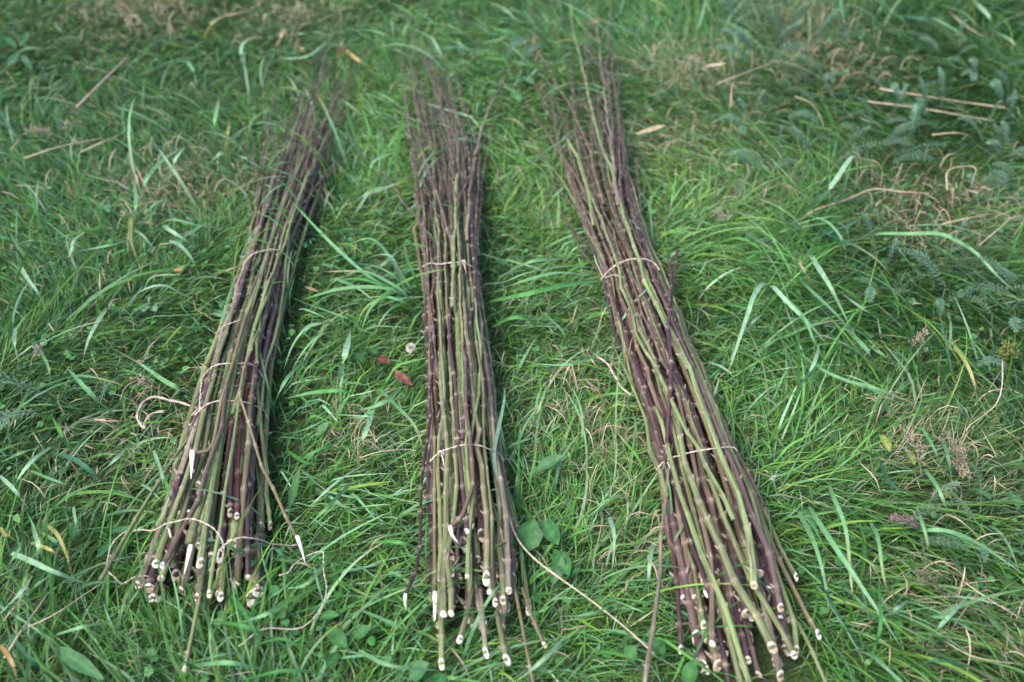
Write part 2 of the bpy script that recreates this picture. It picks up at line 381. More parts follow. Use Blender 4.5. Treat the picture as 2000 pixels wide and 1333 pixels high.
def flow_path(lay, s0, s1, a0, lev, amp, spread, r):
    n=max(6,int((s1-s0)/.07)); q=np.linspace(s0,s1,n)
    ph=rng.uniform(0,6.28,3); fr=rng.uniform(1.5,4.0,2)
    a=a0+amp*(np.sin(fr[0]*q+ph[0])+.5*np.sin(2*fr[1]*q+ph[1]))
    far=np.clip((q-lay.s_of_y(520))/.6,0,3)
    a=a+spread*far**1.4
    a=np.where(q<lay.s_of_y(430),np.clip(a,-1.0,1.0),a)
    top=lay.top(np.clip(q,0,lay.LEN),np.clip(a,-1,1))
    z=Z0+r+lev*top*np.clip(1-.0*q,0,1)
    z=z+.035*np.clip(far-.4,0,2)*rng.uniform(-.3,1.1)+.004*np.sin(5*q+ph[2])
    # below the lowest tie the butts sag to the turf
    tie=lay.s_of_y(TIE_LOW)
    z=np.where(q<tie, z-(tie-q)*.10*lev, z)
    z=np.maximum(z,Z0*.6+r)
    return lay.at(q,a,z)
TIE_LOW=880

def hand_path(lay, px, lift, lev):
    """stem of the top layer traced by eye: each point sits on the mound at its own place"""
    out=[]
    for x,y in px:
        z=.06
        for _ in range(4):
            p=P(x,y,z); s,a,h=lay.inv(p)
            inb=abs(a)<1.1 and 0<s<lay.LEN
            if lev is None: z=Z0+.004+lift
            else: z=Z0+lift+(lev*h*math.sqrt(max(.06,1-.9*min(1,a*a))) if inb else .0)
        out.append(P(x,y,z))
    # even out the heights
    zz=np.array([p[2] for p in out])
    if len(zz)>2: zz=np.convolve(np.pad(zz,1,mode='edge'),[.25,.5,.25],'valid')
    return [P(x,y,z_) for (x,y),z_ in zip(px,zz)]

def bundle(lay, root, hand, n_fill, butt_y, tie_low):
    global TIE_LOW; TIE_LOW=tie_low
    # evenly spread places in the half-round cross-section
    pts=[]; tries=0; mind=.26
    while len(pts)<n_fill:
        a,l=rng.uniform(-1,1),rng.uniform(0,.74); tries+=1
        if tries%400==0: mind*=.93
        if all(math.hypot(a-b_,(l-m_)*.9)>mind for b_,m_ in pts): pts.append((a,l))
    for a,l in pts:
        s0=lay.s_of_y(rng.uniform(butt_y[1],butt_y[0])) + (rng.uniform(0,.05) if l>.5 else 0)
        s1=lay.s_of_y(rng.choice([rng.uniform(320,470),rng.uniform(190,320),rng.uniform(15,170)],p=[.44,.20,.36]))
        r=rng.uniform(.0048,.0074)
        path=flow_path(lay,s0,s1,a*.97,l,rng.uniform(.02,.10),rng.normal(0,.13)+a*.06,r)
        make_stem(root,path,r,rand_tone(),taper=.95,tipmix=rng.uniform(.6,.95),sides=7,twigs=int(rng.integers(1,4)))
    for i,h in enumerate(hand):
        px,dia,tone=h['px'],h['d'],NAMED[h['c']]*rng.uniform(.9,1.12)
        path=hand_path(lay,px,h.get('lift',rng.uniform(.002,.009)),h.get('lev',1.0))
        r=metres(dia,path[0])/2
        if h.get('cont'):
            s,a,hh=lay.inv(path[-1]); s1=lay.s_of_y(h['cont'])
            q=np.linspace(s+.10,s1,max(3,int((s1-s)/.09))); u=np.linspace(0,1,len(q))
            far=np.clip((q-lay.s_of_y(520))/.6,0,3)
            aa=np.clip(a,-.98,.98)*(1-.15*u)+.05*np.sin(3*q+i)+h.get('spread',rng.normal(0,.16))*far**1.4
            zt=Z0+lay.top(np.clip(q,0,lay.LEN),np.clip(aa,-1,1))*h.get('lev',1.0)*(1-.12*u)+.03*np.clip(far-.4,0,2)*rng.uniform(-.3,1.0)+.004
            zt=zt+(path[-1][2]-zt[0])*np.exp(-u*6)
            path=list(path)+list(lay.at(q,aa,zt))
        o,p,rr=make_stem(root,path,r,tone,taper=h.get('taper',.84),tipmix=h.get('tip',.7 if h.get('cont') else .15),sides=8,
                      twigs=int(rng.integers(0,3)) if h.get('cont') else 0,cut=h.get('cut',True) and px[0][1]>butt_y[1]-45,hole=h.get('hole',True),label=h.get('lab'))
        if 'sl' in h:
            z0=path[0][2]; sp=h['sl']; sliver(sp,np.linspace(z0+.006,max(.03,z0-.012),len(sp)),h.get('sw',9),o)

def S(px,d,c,**k): k.update(px=px,d=d,c=c); return k
LEFT=[
 S([(195,1135),(245,1050),(300,960),(345,890),(385,830)],9,'G',lev=None,lift=.045,cut=False,tip=.1,lab='thin green stem straying out to the left'),
 S([(268,1145),(295,1080),(316,1016),(340,956),(367,890)],17,'Y',cont=330,sl=[(306,1055),(297,1080),(287,1112)],sw=7),
 S([(304,1103),(319,1055),(336,1005),(355,959),(380,885)],15,'G',cont=250),
 S([(310,1128),(328,1085),(352,1020),(376,950),(398,880)],14,'G',cont=300,lev=.85),
 S([(322,1108),(345,1062),(370,1007),(394,956),(412,900),(430,840)],10,'B',lift=.012,cont=300),
 S([(372,1065),(385,1010),(400,950),(425,870),(442,800)],17,'G',cont=240,sl=[(373,1064),(367,1090),(360,1122)],sw=11,cut=False,lab='green stem ending in a long white splinter'),
 S([(391,1101),(400,1040),(410,980),(420,925),(434,850)],15,'L',cont=200),
 S([(358,1157),(368,1112),(380,1050),(398,985)],15,'Y',lev=.7,cont=330),
 S([(410,1162),(418,1100),(433,1025),(442,950),(455,870)],9,'L',lift=.010,cont=260),
 S([(461,1136),(466,1064),(472,1010),(478,950),(485,880)],14,'O',cont=200),
 S([(489,1130),(488,1070),(484,950),(487,880),(494,780)],12,'D',cont=230,lift=.007),
 S([(502,1150),(505,1010),(505,950),(503,880)],8,'G',lev=.6,cont=330),
 S([(529,1028),(521,950),(512,860),(503,760),(501,700),(507,620)],9,'L',lift=.010,cont=300,taper=.5),
 S([(580,1048),(560,1010),(529,950),(502,875),(482,815),(470,770)],7,'O',lev=.8,lift=.045,cut=False,sl=[(580,1046),(588,1070),(596,1100)],sw=9,cont=420,lab='thin stem splayed to the right with a torn white end'),
 S([(362,1308),(382,1223),(400,1130),(405,1070)],9,'G',lev=None,lift=.032,lab='long green stem reaching farthest down the picture'),
 S([(436,1214),(445,1160),(452,1090)],9,'G',lev=.15),
 S([(296,1170),(313,1136),(340,1065)],14,'M',lev=.25),
 S([(430,1168),(440,1090),(450,1010)],12,'G',lev=.35),
 S([(379,1172),(390,1100),(402,1020)],11,'B',lev=.35),
 S([(374,884),(392,886),(408,874),(420,850),(430,800),(446,740)],8,'O',lift=.012,cut=False,sl=[(376,880),(375,905),(373,936)],sw=12,cont=400,taper=.55,lab='bent stem with a white splinter hanging from its end'),
 S([(500,830),(512,770),(518,715),(538,660),(546,606),(554,567),(560,500),(566,440),(588,370),(622,300),(655,235)],8,'L',lift=.009,taper=.5,tip=.5),
 S([(455,810),(470,755),(485,690),(497,635),(512,597),(529,558),(537,530),(547,500),(570,430),(592,360)],9,'L',lift=.008,taper=.5,tip=.5),
 S([(463,1010),(464,950),(467,880),(474,800),(486,740),(498,660)],10,'R',cont=260,lev=.9),
 S([(328,1040),(345,960),(362,890),(388,810),(415,730),(440,650),(470,570)],14,'P',cont=250),
 S([(452,1005),(452,940),(458,860),(466,790)],11,'D',lev=.75,cont=280),
 S([(512,1000),(512,900),(505,800),(512,700)],9,'P',lev=.55,cont=240),
]
MIDDLE=[
 S([(791,1163),(809,1122),(817,1079),(823,950),(830,890),(838,820),(842,760)],8,'D',lev=.4,lift=.05,cut=False,sl=[(792,1160),(791,1175),(793,1192)],sw=9,cont=330,lab='dark purple stem curving away on the left'),
 S([(863,1300),(862,1240),(859,1180),(857,1120)],12,'G',lev=None,lift=.032,hole=False,lab='stem with a whole white tip at the lower end'),
 S([(849,1157),(850,1094),(849,950),(846,880),(845,800)],9,'O',cut=False,sl=[(850,1155),(850,1185),(849,1226)],sw=12,cont=260),
 S([(860,1194),(858,1065),(856,950),(860,860),(868,760)],10,'L',cont=280,lift=.008),
 S([(872,1200),(870,1036),(870,950),(872,880)],14,'G',cont=200),
 S([(882,1200),(881,1065),(886,964),(890,900)],12,'G',cont=260,lev=.85),
 S([(889,1190),(890,1122),(896,1050),(898,990)],9,'P',cont=300,lev=.8),
 S([(880,1030),(903,1007),(912,976),(920,950),(919,900),(915,850)],9,'B',lift=.016,cut=False,sl=[(879,1027),(883,1045),(896,1062)],sw=10,cont=330,taper=.5,lab='curved tan stem with a torn white end'),
 S([(915,1129),(918,1036),(921,950),(918,880),(930,790),(941,700)],9,'L',lift=.010,cont=330),
 S([(928,1225),(920,1165),(915,1100),(912,1020)],12,'G',lev=.55,cont=300),
 S([(945,1213),(933,1178),(925,1120)],13,'Y',lev=.35,hole=False),
 S([(950,1133),(949,1036),(941,950),(935,880),(925,780),(915,700)],14,'O',cont=220),
 S([(957,1157),(960,1065),(953,950),(947,880),(943,800)],10,'G',cont=200),
 S([(967,1180),(962,1100),(955,1020)],10,'B',lev=.6,cont=280),
 S([(983,1175),(981,1100),(976,1000),(966,920)],12,'G',cont=240,lev=.9),
 S([(979,1234),(986,1180),(986,1100),(980,1020)],13,'Y',lev=.6,cont=250),
 S([(992,1291),(980,1240),(970,1195)],13,'G',lev=None,lift=.032),
 S([(993,1157),(991,1090),(986,1000),(972,900),(957,800)],14,'Y',cont=200),
 S([(1047,1345),(1024,1237),(1004,1151),(981,1065),(964,993),(952,940),(944,880)],8,'O',lift=.013,lev=.75,cont=330,cut=False,lab='long thin stem reaching over the lower frame edge'),
 S([(1033,1194),(1018,1094),(1001,1007),(987,950),(975,870),(966,790),(955,700),(942,600),(932,530)],13,'G',cont=200,lev=.8),
 S([(1064,1263),(1039,1206),(1020,1150)],8,'O',lev=None,lift=.034),
 S([(950,1278),(944,1209),(940,1150)],10,'Y',lev=None,lift=.034),
 S([(898,1252),(912,1203),(922,1150)],11,'G',lev=None,lift=.032),
 S([(928,1010),(926,960),(921,900)],12,'B',lev=.8,cont=270),
 S([(912,1040),(905,950),(896,860),(889,792),(886,729),(878,675),(880,600),(886,520),(890,440)],10,'P',lift=.008,cont=200,taper=.6),
 S([(903,860),(910,780),(916,642),(926,590),(925,530),(922,480),(919,410)],10,'P',lift=.009,cont=200,taper=.6),
 S([(920,960),(913,900),(907,810),(904,690),(901,600),(898,520)],7,'L',lift=.010,cont=280,taper=.5),
 S([(866,860),(862,780),(856,729),(847,666),(840,610),(834,550),(829,480),(826,420),(824,350),(826,300)],9,'M',lift=.006,taper=.55,tip=.5),
 S([(845,690),(836,620),(828,555),(818,490),(808,450),(822,430)],9,'O',lift=.004,lev=.6,taper=.4,tip=.1),
 S([(893,340),(888,400),(886,470),(884,540),(880,600)][::-1],8,'L',lift=.012,taper=.3,tip=.0),
 S([(900,520),(870,430),(850,370),(824,295),(792,230),(771,201)],7,'M',lift=.010,taper=.5,tip=.6),
 S([(915,470),(914,405),(927,315),(950,225),(981,158),(1008,112)],7,'Y',lift=.012,taper=.5,tip=.3),
 S([(935,500),(937,420),(945,330),(965,240),(990,160)],6,'B',lift=.006,taper=.5,tip=.6),
 S([(838,880),(842,800),(846,720)],10,'D',lev=.7,cont=280),
]
RIGHT=[
 S([(1258,1345),(1272,1225),(1287,1125),(1295,1000),(1304,930),(1314,870)],10,'Y',lev=None,lift=.045,cut=False,lab='grey green stem straying straight down on the left'),
 S([(1332,1272),(1327,1175),(1317,1087),(1307,1005),(1304,940),(1303,880)],10,'P',lev=.5,lift=.01,cont=330,lab='purple stem on the left with a green lower end'),
 S([(1375,1225),(1350,1100),(1322,1020),(1303,950)],11,'G',lev=.35,cont=300),
 S([(1428,1345),(1397,1200),(1360,1100),(1329,1000),(1312,930)],12,'D',lev=.75,cont=250,cut=False),
 S([(1470,1345),(1427,1225),(1375,1095),(1338,1000),(1321,930),(1300,850),(1278,797)],13,'L',lift=.014,cut=False,taper=.35,tip=.25,lab='long bright green stem lying on top'),
 S([(1447,1345),(1425,1250),(1398,1150),(1370,1060)],12,'G',lev=.8,cont=250,cut=False),
 S([(1388,1258),(1386,1187),(1390,1125),(1385,1075),(1371,1000),(1360,930),(1350,870)],12,'B',lift=.012,lev=.85,cont=260),
 S([(1505,1270),(1487,1232),(1450,1162),(1405,1070),(1377,1000),(1345,925)],18,'G',cont=220,lift=.008,hole=False,sl=[(1450,1157),(1462,1185),(1474,1210)],sw=12,lab='thick green stem with its bark scraped white'),
 S([(1476,1145),(1470,1075),(1450,1000),(1422,920),(1395,850)],15,'L',cont=200,lift=.012),
 S([(1527,1190),(1512,1125),(1487,1050),(1465,1000),(1440,930),(1415,870)],13,'M',cont=200),
 S([(1549,1285),(1512,1212),(1475,1150),(1432,1050),(1400,970)],13,'G',cont=240,lev=.8),
 S([(1555,1272),(1550,1212),(1527,1160),(1502,1080),(1480,1010),(1455,940)],11,'G',cont=240,lift=.006,lev=.85),
 S([(1525,1322),(1515,1280),(1505,1235),(1488,1165),(1460,1080)],15,'Y',lev=.55,cont=300,hole=False),
 S([(1597,1242),(1560,1180),(1530,1120),(1500,1050)],11,'O',lev=.55,cont=260),
 S([(1557,1127),(1530,1080),(1505,1030),(1480,970)],10,'G',lev=.5,cont=260),
 S([(1617,1345),(1580,1260),(1557,1215)],8,'G',lev=None,lift=.034,cut=False),
 S([(1502,1012),(1485,975),(1462,930),(1432,880),(1410,830)],8,'M',lev=.7,lift=.006,cont=280),
 S([(1478,1320),(1462,1260),(1448,1200)],11,'B',lev=.2,hole=False),
 S([(1454,1000),(1442,960),(1424,885),(1400,810),(1370,744),(1349,675),(1322,600)],9,'L',lift=.004,lev=.8,cont=240,cut=False),
 S([(1432,1015),(1400,945),(1364,879),(1328,816),(1286,726),(1250,675),(1229,600),(1214,555),(1205,515)],9,'L',lift=.012,cont=260,taper=.5),
 S([(1345,720),(1318,670),(1292,620),(1263,557),(1245,503),(1228,450),(1214,400),(1192,330),(1170,270),(1155,210),(1143,157),(1130,100),(1120,62),(1116,0)],11,'L',lift=.010,taper=.62,tip=.25),
 S([(1296,900),(1302,840),(1306,780),(1308,720),(1307,665),(1308,611),(1312,566),(1317,530),(1322,489)],9,'P',lift=.022,taper=.3,tip=.0,cut=False,lab='purple forked stem sticking up at a slant'),
 S([(1309,600),(1310,560),(1308,526),(1305,498)],6,'P',lift=.03,taper=.3,tip=.0,cut=False),
 S([(1300,975),(1282,905),(1263,833),(1245,780),(1222,728),(1208,700),(1193,657)],11,'L',lift=.045,lev=.62,taper=.25,tip=.3,cut=False),
 S([(1240,770),(1220,690),(1211,638),(1197,557),(1171,494),(1144,449),(1116,382),(1060,300),(1012,238)],7,'L',lift=.004,lev=.8,taper=.6,tip=.5,cut=False),
 S([(1330,680),(1342,643),(1360,613),(1400,588)],4,'M',lift=.012,lev=.7,taper=.4,tip=.4,cut=False),
 S([(1180,470),(1140,370),(1080,279),(1035,215),(1003,157)],6,'B',lift=.012,taper=.6,tip=.5,cut=False),
 S([(1180,400),(1145,280),(1107,198),(1065,125),(1035,76),(999,36)],6,'B',lift=.012,taper=.6,tip=.6,cut=False),
 S([(1205,400),(1195,300),(1183,202),(1172,100),(1166,40),(1163,-20)],6,'Y',lift=.014,taper=.5,tip=.5,cut=False),
 S([(1200,380),(1196,250),(1187,157),(1188,67),(1198,-15)],6,'M',lift=.014,taper=.5,tip=.5,cut=False),
 S([(1215,420),(1212,320),(1210,225),(1206,150),(1204,90)],6,'M',lift=.010,taper=.5,tip=.5,cut=False),
 S([(1160,440),(1134,324),(1111,274)],7,'L',lift=.012,taper=.3,tip=.0,cut=False),
 S([(1460,1290),(1440,1210),(1418,1120),(1390,1040)],12,'P',lev=.5,cont=250),
]
specs=[(LEFT,LAYS[0],'left of the three stem bundles, with a loose string looped over its cut ends',(1175,1040),1020),
       (MIDDLE,LAYS[1],'middle of the three stem bundles, the narrowest, lying nearly straight away from the viewer',(1215,1060),880),
       (RIGHT,LAYS[2],'right of the three stem bundles, slanting, with a forked purple stem sticking out',(1300,1130),880)]
ROOTS=[]
for (hand,lay,lab,by,tl) in specs:
    root=empty('stem_bundle',(0,0,0),lab,'bundle','bundles of cut stems lying on the grass'); ROOTS.append(root)
    bundle(lay,root,hand,38,by,tl)

# ------------------------------------------------------------------ twine: ties (parts) and loose string (a thing)
TWC=np.array([.48,.405,.35])
def twine(px, zs, w=5.5, parent=None, name='twine_tie', lay=None, lift=.010):
    pts=[]
    for i,(x,y) in enumerate(px):
        if lay is not None:
            z=.07
            for _ in range(4):
                s,a,h=lay.inv(P(x,y,z)); z=Z0+lift+h*math.sqrt(max(.05,1-.9*min(1,a*a)))
            if abs(a)>1.12: z=max(.035,zs or .035)
        else: z=zs[i] if hasattr(zs,'__len__') else zs
        pts.append(P(x,y,z))
    p,s=smooth_path(pts,.0035)
    p=p+np.c_[np.sin(s*160),np.cos(s*143+1),np.sin(s*121+2)]*.0005
    T,N,B=frames(p); r=metres(w,p[len(p)//2])/2
    mb=MB()
    for k in range(2):          # two plies twisted round each other
        ph=s/(r*9)*2*math.pi/2.2+k*math.pi
        q=p+(np.cos(ph)[:,None]*N+np.sin(ph)[:,None]*B)*r*.48
        tube(mb,q,r*.60*(1+.10*np.sin(s*900+k)),TWC*rng.uniform(.85,1.15,(len(q),1)),k=5)
    # stray fibres
    for i in rng.integers(1,len(p)-1,max(3,len(p)//9)):
        d=rng.normal(0,1,3); d/=np.linalg.norm(d); tube(mb,[p[i],p[i]+d*r*1.6+T[i]*r,p[i]+d*r*2.4+T[i]*r*3],[r*.10,r*.09,r*.04],TWC*1.1,k=3)
    return mb.build(name,M_TWINE,parent)
b0,b1,b2=ROOTS
twine([(474,528),(479,512),(500,494),(535,488),(556,497),(571,516),(574,532)],None,2.9,b0,lay=LAYS[0])
twine([(390,805),(392,765),(396,738),(408,722),(430,712),(470,710),(498,716),(513,737),(520,752)],None,3.3,b0,lay=LAYS[0])
twine([(380,812),(394,797),(410,788),(440,783),(480,787),(507,797),(518,806),(521,818)],None,3.3,b0,lay=LAYS[0])
twine([(420,652),(440,636),(470,625)],None,2.2,b0,lay=LAYS[0]); 
twine([(825,522),(836,515),(860,516),(890,513),(915,518),(932,530),(938,540)],None,2.9,b1,lay=LAYS[1])
twine([(822,925),(829,908),(860,885),(888,873),(915,869),(947,874),(976,888),(984,902)],None,3.3,b1,lay=LAYS[1])
twine([(1173,548),(1186,531),(1202,520),(1225,508),(1255,506),(1276,513),(1288,528)],None,2.9,b2,lay=LAYS[2])
twine([(1160,500),(1178,540),(1199,537),(1219,543)],None,2.2,b2,lay=LAYS[2])
twine([(1288,930),(1296,910),(1303,899),(1340,886),(1390,877),(1430,874),(1440,884)],None,3.3,b2,lay=LAYS[2])
def knot(px, z, parent):
    c=P(*px,z); t_=np.linspace(0,1,40); r=.0042
    q=c+np.c_[r*np.cos(t_*13)*(1-.3*t_),(t_-.5)*.008+r*.4*np.sin(t_*9),r*np.sin(t_*13)]
    mb=MB(); tube(mb,q,.0014,TWC,k=5)
    for d in ((-.016,-.014,-.004),(.006,-.024,-.008)):
        tube(mb,[c,c+np.array(d)*.5+[0,0,.004],c+np.array(d)],[.0013,.0012,.0010],TWC*1.05,k=5)
    mb.build('knot',M_TWINE,parent)
knot((398,796),.092,b0); knot((905,513),.098,b1); knot((862,885),.103,b1); knot((1302,900),.075,b2); knot((1208,516),.082,b2)
lz=lambda *a: list(a)
o=twine([(330,1150),(300,1130),(285,1126),(262,1128),(240,1140),(225,1130),(210,1112),(212,1080),(222,1060),(240,1042),(260,1036),(300,1035),(330,1022),(365,1014),(395,1020),(420,1035),(435,1060),(436,1084),(428,1101),(424,1090),(430,1074),(445,1061),(470,1050),(500,1053),(530,1062),(560,1066),(592,1062)],
   lz(.03,.045,.05,.05,.05,.05,.05,.052,.056,.062,.07,.10,.115,.122,.122,.12,.112,.108,.106,.108,.114,.12,.122,.11,.08,.06,.05),3.1,None,'loose_string')
tag(o,'loose string looping across the cut ends of the left bundle','string')
o=twine([(545,1125),(562,1118),(574,1104),(600,1086),(630,1077),(631,1100),(637,1150),(632,1180),(605,1215),(575,1230),(520,1228),(465,1262)],.055,3.0,None,'loose_string')
tag(o,'loose string trailing in the grass to the lower right of the left bundle','string')
o=twine([(398,800),(370,792),(340,784),(300,776),(277,790),(268,812),(280,838),(286,820),(300,808),(322,803)],.06,5,None,'loose_string')
tag(o,'string tail curling out in a small loop left of the left bundle','string')
o=twine([(1178,812),(1205,748),(1190,700),(1165,690)][::-1] and [(1232,772),(1215,757),(1200,735),(1190,715),(1165,695)],.055,4,None,'loose_string')
tag(o,'short string end beside the left edge of the right bundle','string')

# ------------------------------------------------------------------ grass
def blade_arrays(base,az,L,w,t0,t1,bend,roll,c0,c1,seg,zmin,tipc=None):
    n=len(L); s=np.linspace(0,1,seg+1)
    th=t0[:,None]+(t1-t0)[:,None]*s[None]**1.2; a=az[:,None]+bend[:,None]*s[None]
    dl=(L/seg)[:,None]
    dx=np.sin(th)*np.cos(a)*dl; dy=np.sin(th)*np.sin(a)*dl; dz=np.cos(th)*dl
    cs=lambda d,b: b[:,None]+np.c_[np.zeros(n),np.cumsum(d[:,:-1],axis=1)]
    px,py,pz=cs(dx,base[:,0]),cs(dy,base[:,1]),cs(dz,base[:,2])
    pz=np.maximum(pz,(base[:,2]+zmin)[:,None]*np.minimum(1,s*3)[None]+base[:,2][:,None]*(1-np.minimum(1,s*3))[None])
    sx,sy=-np.sin(a),np.cos(a); r_=roll[:,None]*(0.4+.6*s[None])
    ux,uy,uz=sx*np.cos(r_)-np.cos(a)*np.cos(th)*np.sin(r_), sy*np.cos(r_)-np.sin(a)*np.cos(th)*np.sin(r_), np.sin(th)*np.sin(r_)
    wd=(w[:,None]/2)*np.interp(s,[0,.25,.6,.85,1],[.65,1,.85,.45,0])[None]
    A=np.stack([px-ux*wd,py-uy*wd,pz-uz*wd],-1); Bv=np.stack([px+ux*wd,py+uy*wd,pz+uz*wd],-1)
    V=np.empty((n,2*seg+1,3)); V[:,0:2*seg:2]=A[:,:seg]; V[:,1:2*seg:2]=Bv[:,:seg]; V[:,2*seg]=np.stack([px[:,-1],py[:,-1],pz[:,-1]],-1)
    cs_=s[:seg].repeat(2); cs_=np.r_[cs_,1.0]
    C=c0[:,None,:]*(1-cs_)[None,:,None]+c1[:,None,:]*cs_[None,:,None]
    if tipc is not None:
        k=np.clip((cs_-.62)/.3,0,1)[None,:,None]*tipc[1][:,None,None]; C=C*(1-k)+tipc[0][:,None,:]*k
    return V,C,seg
def blades_mesh(name, packs, material):
    Vs,Cs,loops,starts,totals=[],[],[],[],[]; off=0; lo=0
    for V,C,seg in packs:
        n=len(V); m_=2*seg+1
        q=np.concatenate([[2*i,2*i+1,2*i+3,2*i+2] for i in range(seg-1)]+[[2*seg-2,2*seg-1,2*seg]]).astype(np.int64)
        per=len(q); loops.append((np.arange(n)[:,None]*m_+off+q[None]).ravel())
        tot=np.r_[np.full(seg-1,4),3]; st=np.r_[0,np.cumsum(tot)[:-1]]
        starts.append((np.arange(n)[:,None]*per+lo+st[None]).ravel()); totals.append(np.tile(tot,n))
        Vs.append(V.reshape(-1,3)); Cs.append(C.reshape(-1,3)); off+=n*m_; lo+=n*per
    V=np.concatenate(Vs); C=np.concatenate(Cs); lp=np.concatenate(loops); st=np.concatenate(starts)
    me=bpy.data.meshes.new(name); me.vertices.add(len(V)); me.vertices.foreach_set('co',V.astype(np.float32).ravel())
    me.loops.add(len(lp)); me.loops.foreach_set('vertex_index',lp.astype(np.int32))
    me.polygons.add(len(st)); me.polygons.foreach_set('loop_start',st.astype(np.int32))
    me.update(calc_edges=True); put_attrs(me,C)
    me.polygons.foreach_set('use_smooth',np.ones(len(st),bool)); me.update(); me.validate()
    me.materials.append(material); return link(name,me)

def in_view(x,y,m):
    """inside the strip of meadow the camera could see, with a margin"""
    dep=y*math.cos(PITCH)+CAM_H*math.sin(PITCH); return (np.abs(x)<dep*(W0/2/F)+m)&(y>.60-m)&(y<3.25+2*m)
def scatter(density, m=.30, patch=None):
    n=int(density*5.6*4.6); x=rng.uniform(-2.8,2.8,n); y=rng.uniform(.3,4.9,n); k=in_view(x,y,m)
    if patch is not None: k&=rng.random(n)<patch(x,y)
    # no turf grows through the stems
    x,y=x[k],y[k]; keep=np.ones(len(x),bool)
    for l in LAYS:
        a,q=l.inside(x,y); p=np.interp(q,[0,.55,.75,1],[.97,.95,.6,0]); keep&=~((a<.92)&(rng.random(len(x))<p))
    return x[keep],y[keep]
PATCH=[(1215,1060,.07),(340,390,.13),(260,885,.12),(1860,1230,.10),(1200,840,.14),(1230,700,.1),(1790,420,.16),(1450,400,.1),(1560,60,.14),(1620,130,.14),(700,880,.06),(1820,900,.12),(1890,420,.12),(560,40,.12),(280,40,.2),(1350,160,.14),(1330,300,.12)]
PW=[(P(x,y)[:2],r) for x,y,r in PATCH]
def dryness(x,y):
    d=np.zeros(x.shape)
    for (c,r) in PW: d=np.maximum(d,np.exp(-((x-c[0])**2+(y-c[1])**2)/(r*r)))
    return d
def lush(x,y): return wav(x,y,4.0,.4)*.6+wav(x,y,9.0,2.2)*.4
def openness_vignette(x,y):
    """1 where the turf is thin, trodden and pale (between the bundles), 0 in the lush grass at the sides; also paints lens vignetting into the blade colour"""
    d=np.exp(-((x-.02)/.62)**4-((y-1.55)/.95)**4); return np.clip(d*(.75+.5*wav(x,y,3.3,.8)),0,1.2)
def azimuth(x,y,n,spread):
    f=math.pi*(.5+wav(x,y,2.1,5.0)*1.3+wav(x,y,6.0,1.0)*.55); return f+rng.normal(0,spread,n)
G_DEEP=np.array([.028,.115,.022]); G_MID=np.array([.058,.190,.040]); G_BLUE=np.array([.085,.215,.100]); G_YEL=np.array([.115,.235,.034]); STRAW=np.array([.40,.33,.24]); PALE=np.array([.18,.33,.19]); RUST=np.array([.33,.24,.16])
def mixcol(n,w):
    pal=np.stack([G_DEEP,G_MID,G_BLUE,G_YEL,PALE]); k=rng.choice(5,n,p=w); c=pal[k]*rng.uniform(.62,1.38,(n,1)); return c*rng.uniform(.92,1.08,(n,3))
def edge_near(x,y):
    """1 right beside a bundle, where its weight has pressed the grass flat"""
    m_=np.zeros(x.shape)
    for l in LAYS:
        a,q=l.inside(x,y); m_=np.maximum(m_,np.clip((1.55-a)/.5,0,1)*(q<.8))
    return m_
packs=[]
def layer(dens,Lr,wr,t0r,t1r,spread,w,seg,zmin,patch=None,tip=.1,m=.30):
    x,y=scatter(dens,m,patch); n=len(x); lu=lush(x,y)
    near=edge_near(x,y); L=rng.uniform(*Lr,n)*(1+.30*lu)*(1-.35*near); c=mixcol(n,w); yel=(rng.random(n)<tip)*rng.uniform(.4,1,n)
    base=np.c_[x,y,gz(x,y)-.003]
    op=openness_vignette(x,y)[:,None]; c=c*(1+.20*wav(x,y,3.0,1.9))[:,None]*(.80+.66*op)+np.array([.032,.026,.008])*op; L=L*(1-.22*op[:,0])  # pale centre, deep sides: thinner turf plus lens vignetting painted into the colour
    c1=c*rng.uniform(.95,1.3,(n,1)); dr=dryness(x,y)[:,None]*rng.random((n,1)); c=c*(1-.5*dr)+STRAW*.5*dr
    tc=np.where(rng.random((n,1))<.6,STRAW,np.array([.30,.24,.05]))*rng.uniform(.7,1.1,(n,1))
    packs.append(blade_arrays(base,azimuth(x,y,n,spread),L,rng.uniform(*wr,n),np.radians(rng.uniform(*t0r,n)*(1-.75*near)+82*.75*near),np.radians(rng.uniform(*t1r,n)),
        rng.normal(0,.35,n),rng.normal(0,.8,n),c*.95,c1,seg,rng.uniform(0,zmin,n),(tc,yel)))
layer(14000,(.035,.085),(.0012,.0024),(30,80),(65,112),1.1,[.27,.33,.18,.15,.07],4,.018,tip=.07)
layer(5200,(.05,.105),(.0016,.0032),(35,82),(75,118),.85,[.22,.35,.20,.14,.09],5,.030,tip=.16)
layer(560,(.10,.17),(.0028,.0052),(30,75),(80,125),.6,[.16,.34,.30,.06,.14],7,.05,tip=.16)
layer(110,(.17,.28),(.0040,.0070),(20,60),(85,130),.55,[.05,.25,.40,.05,.25],9,.06,patch=lambda x,y:np.clip(.35+.9*wav(x,y,2.7,3.1),.05,1),tip=.22)
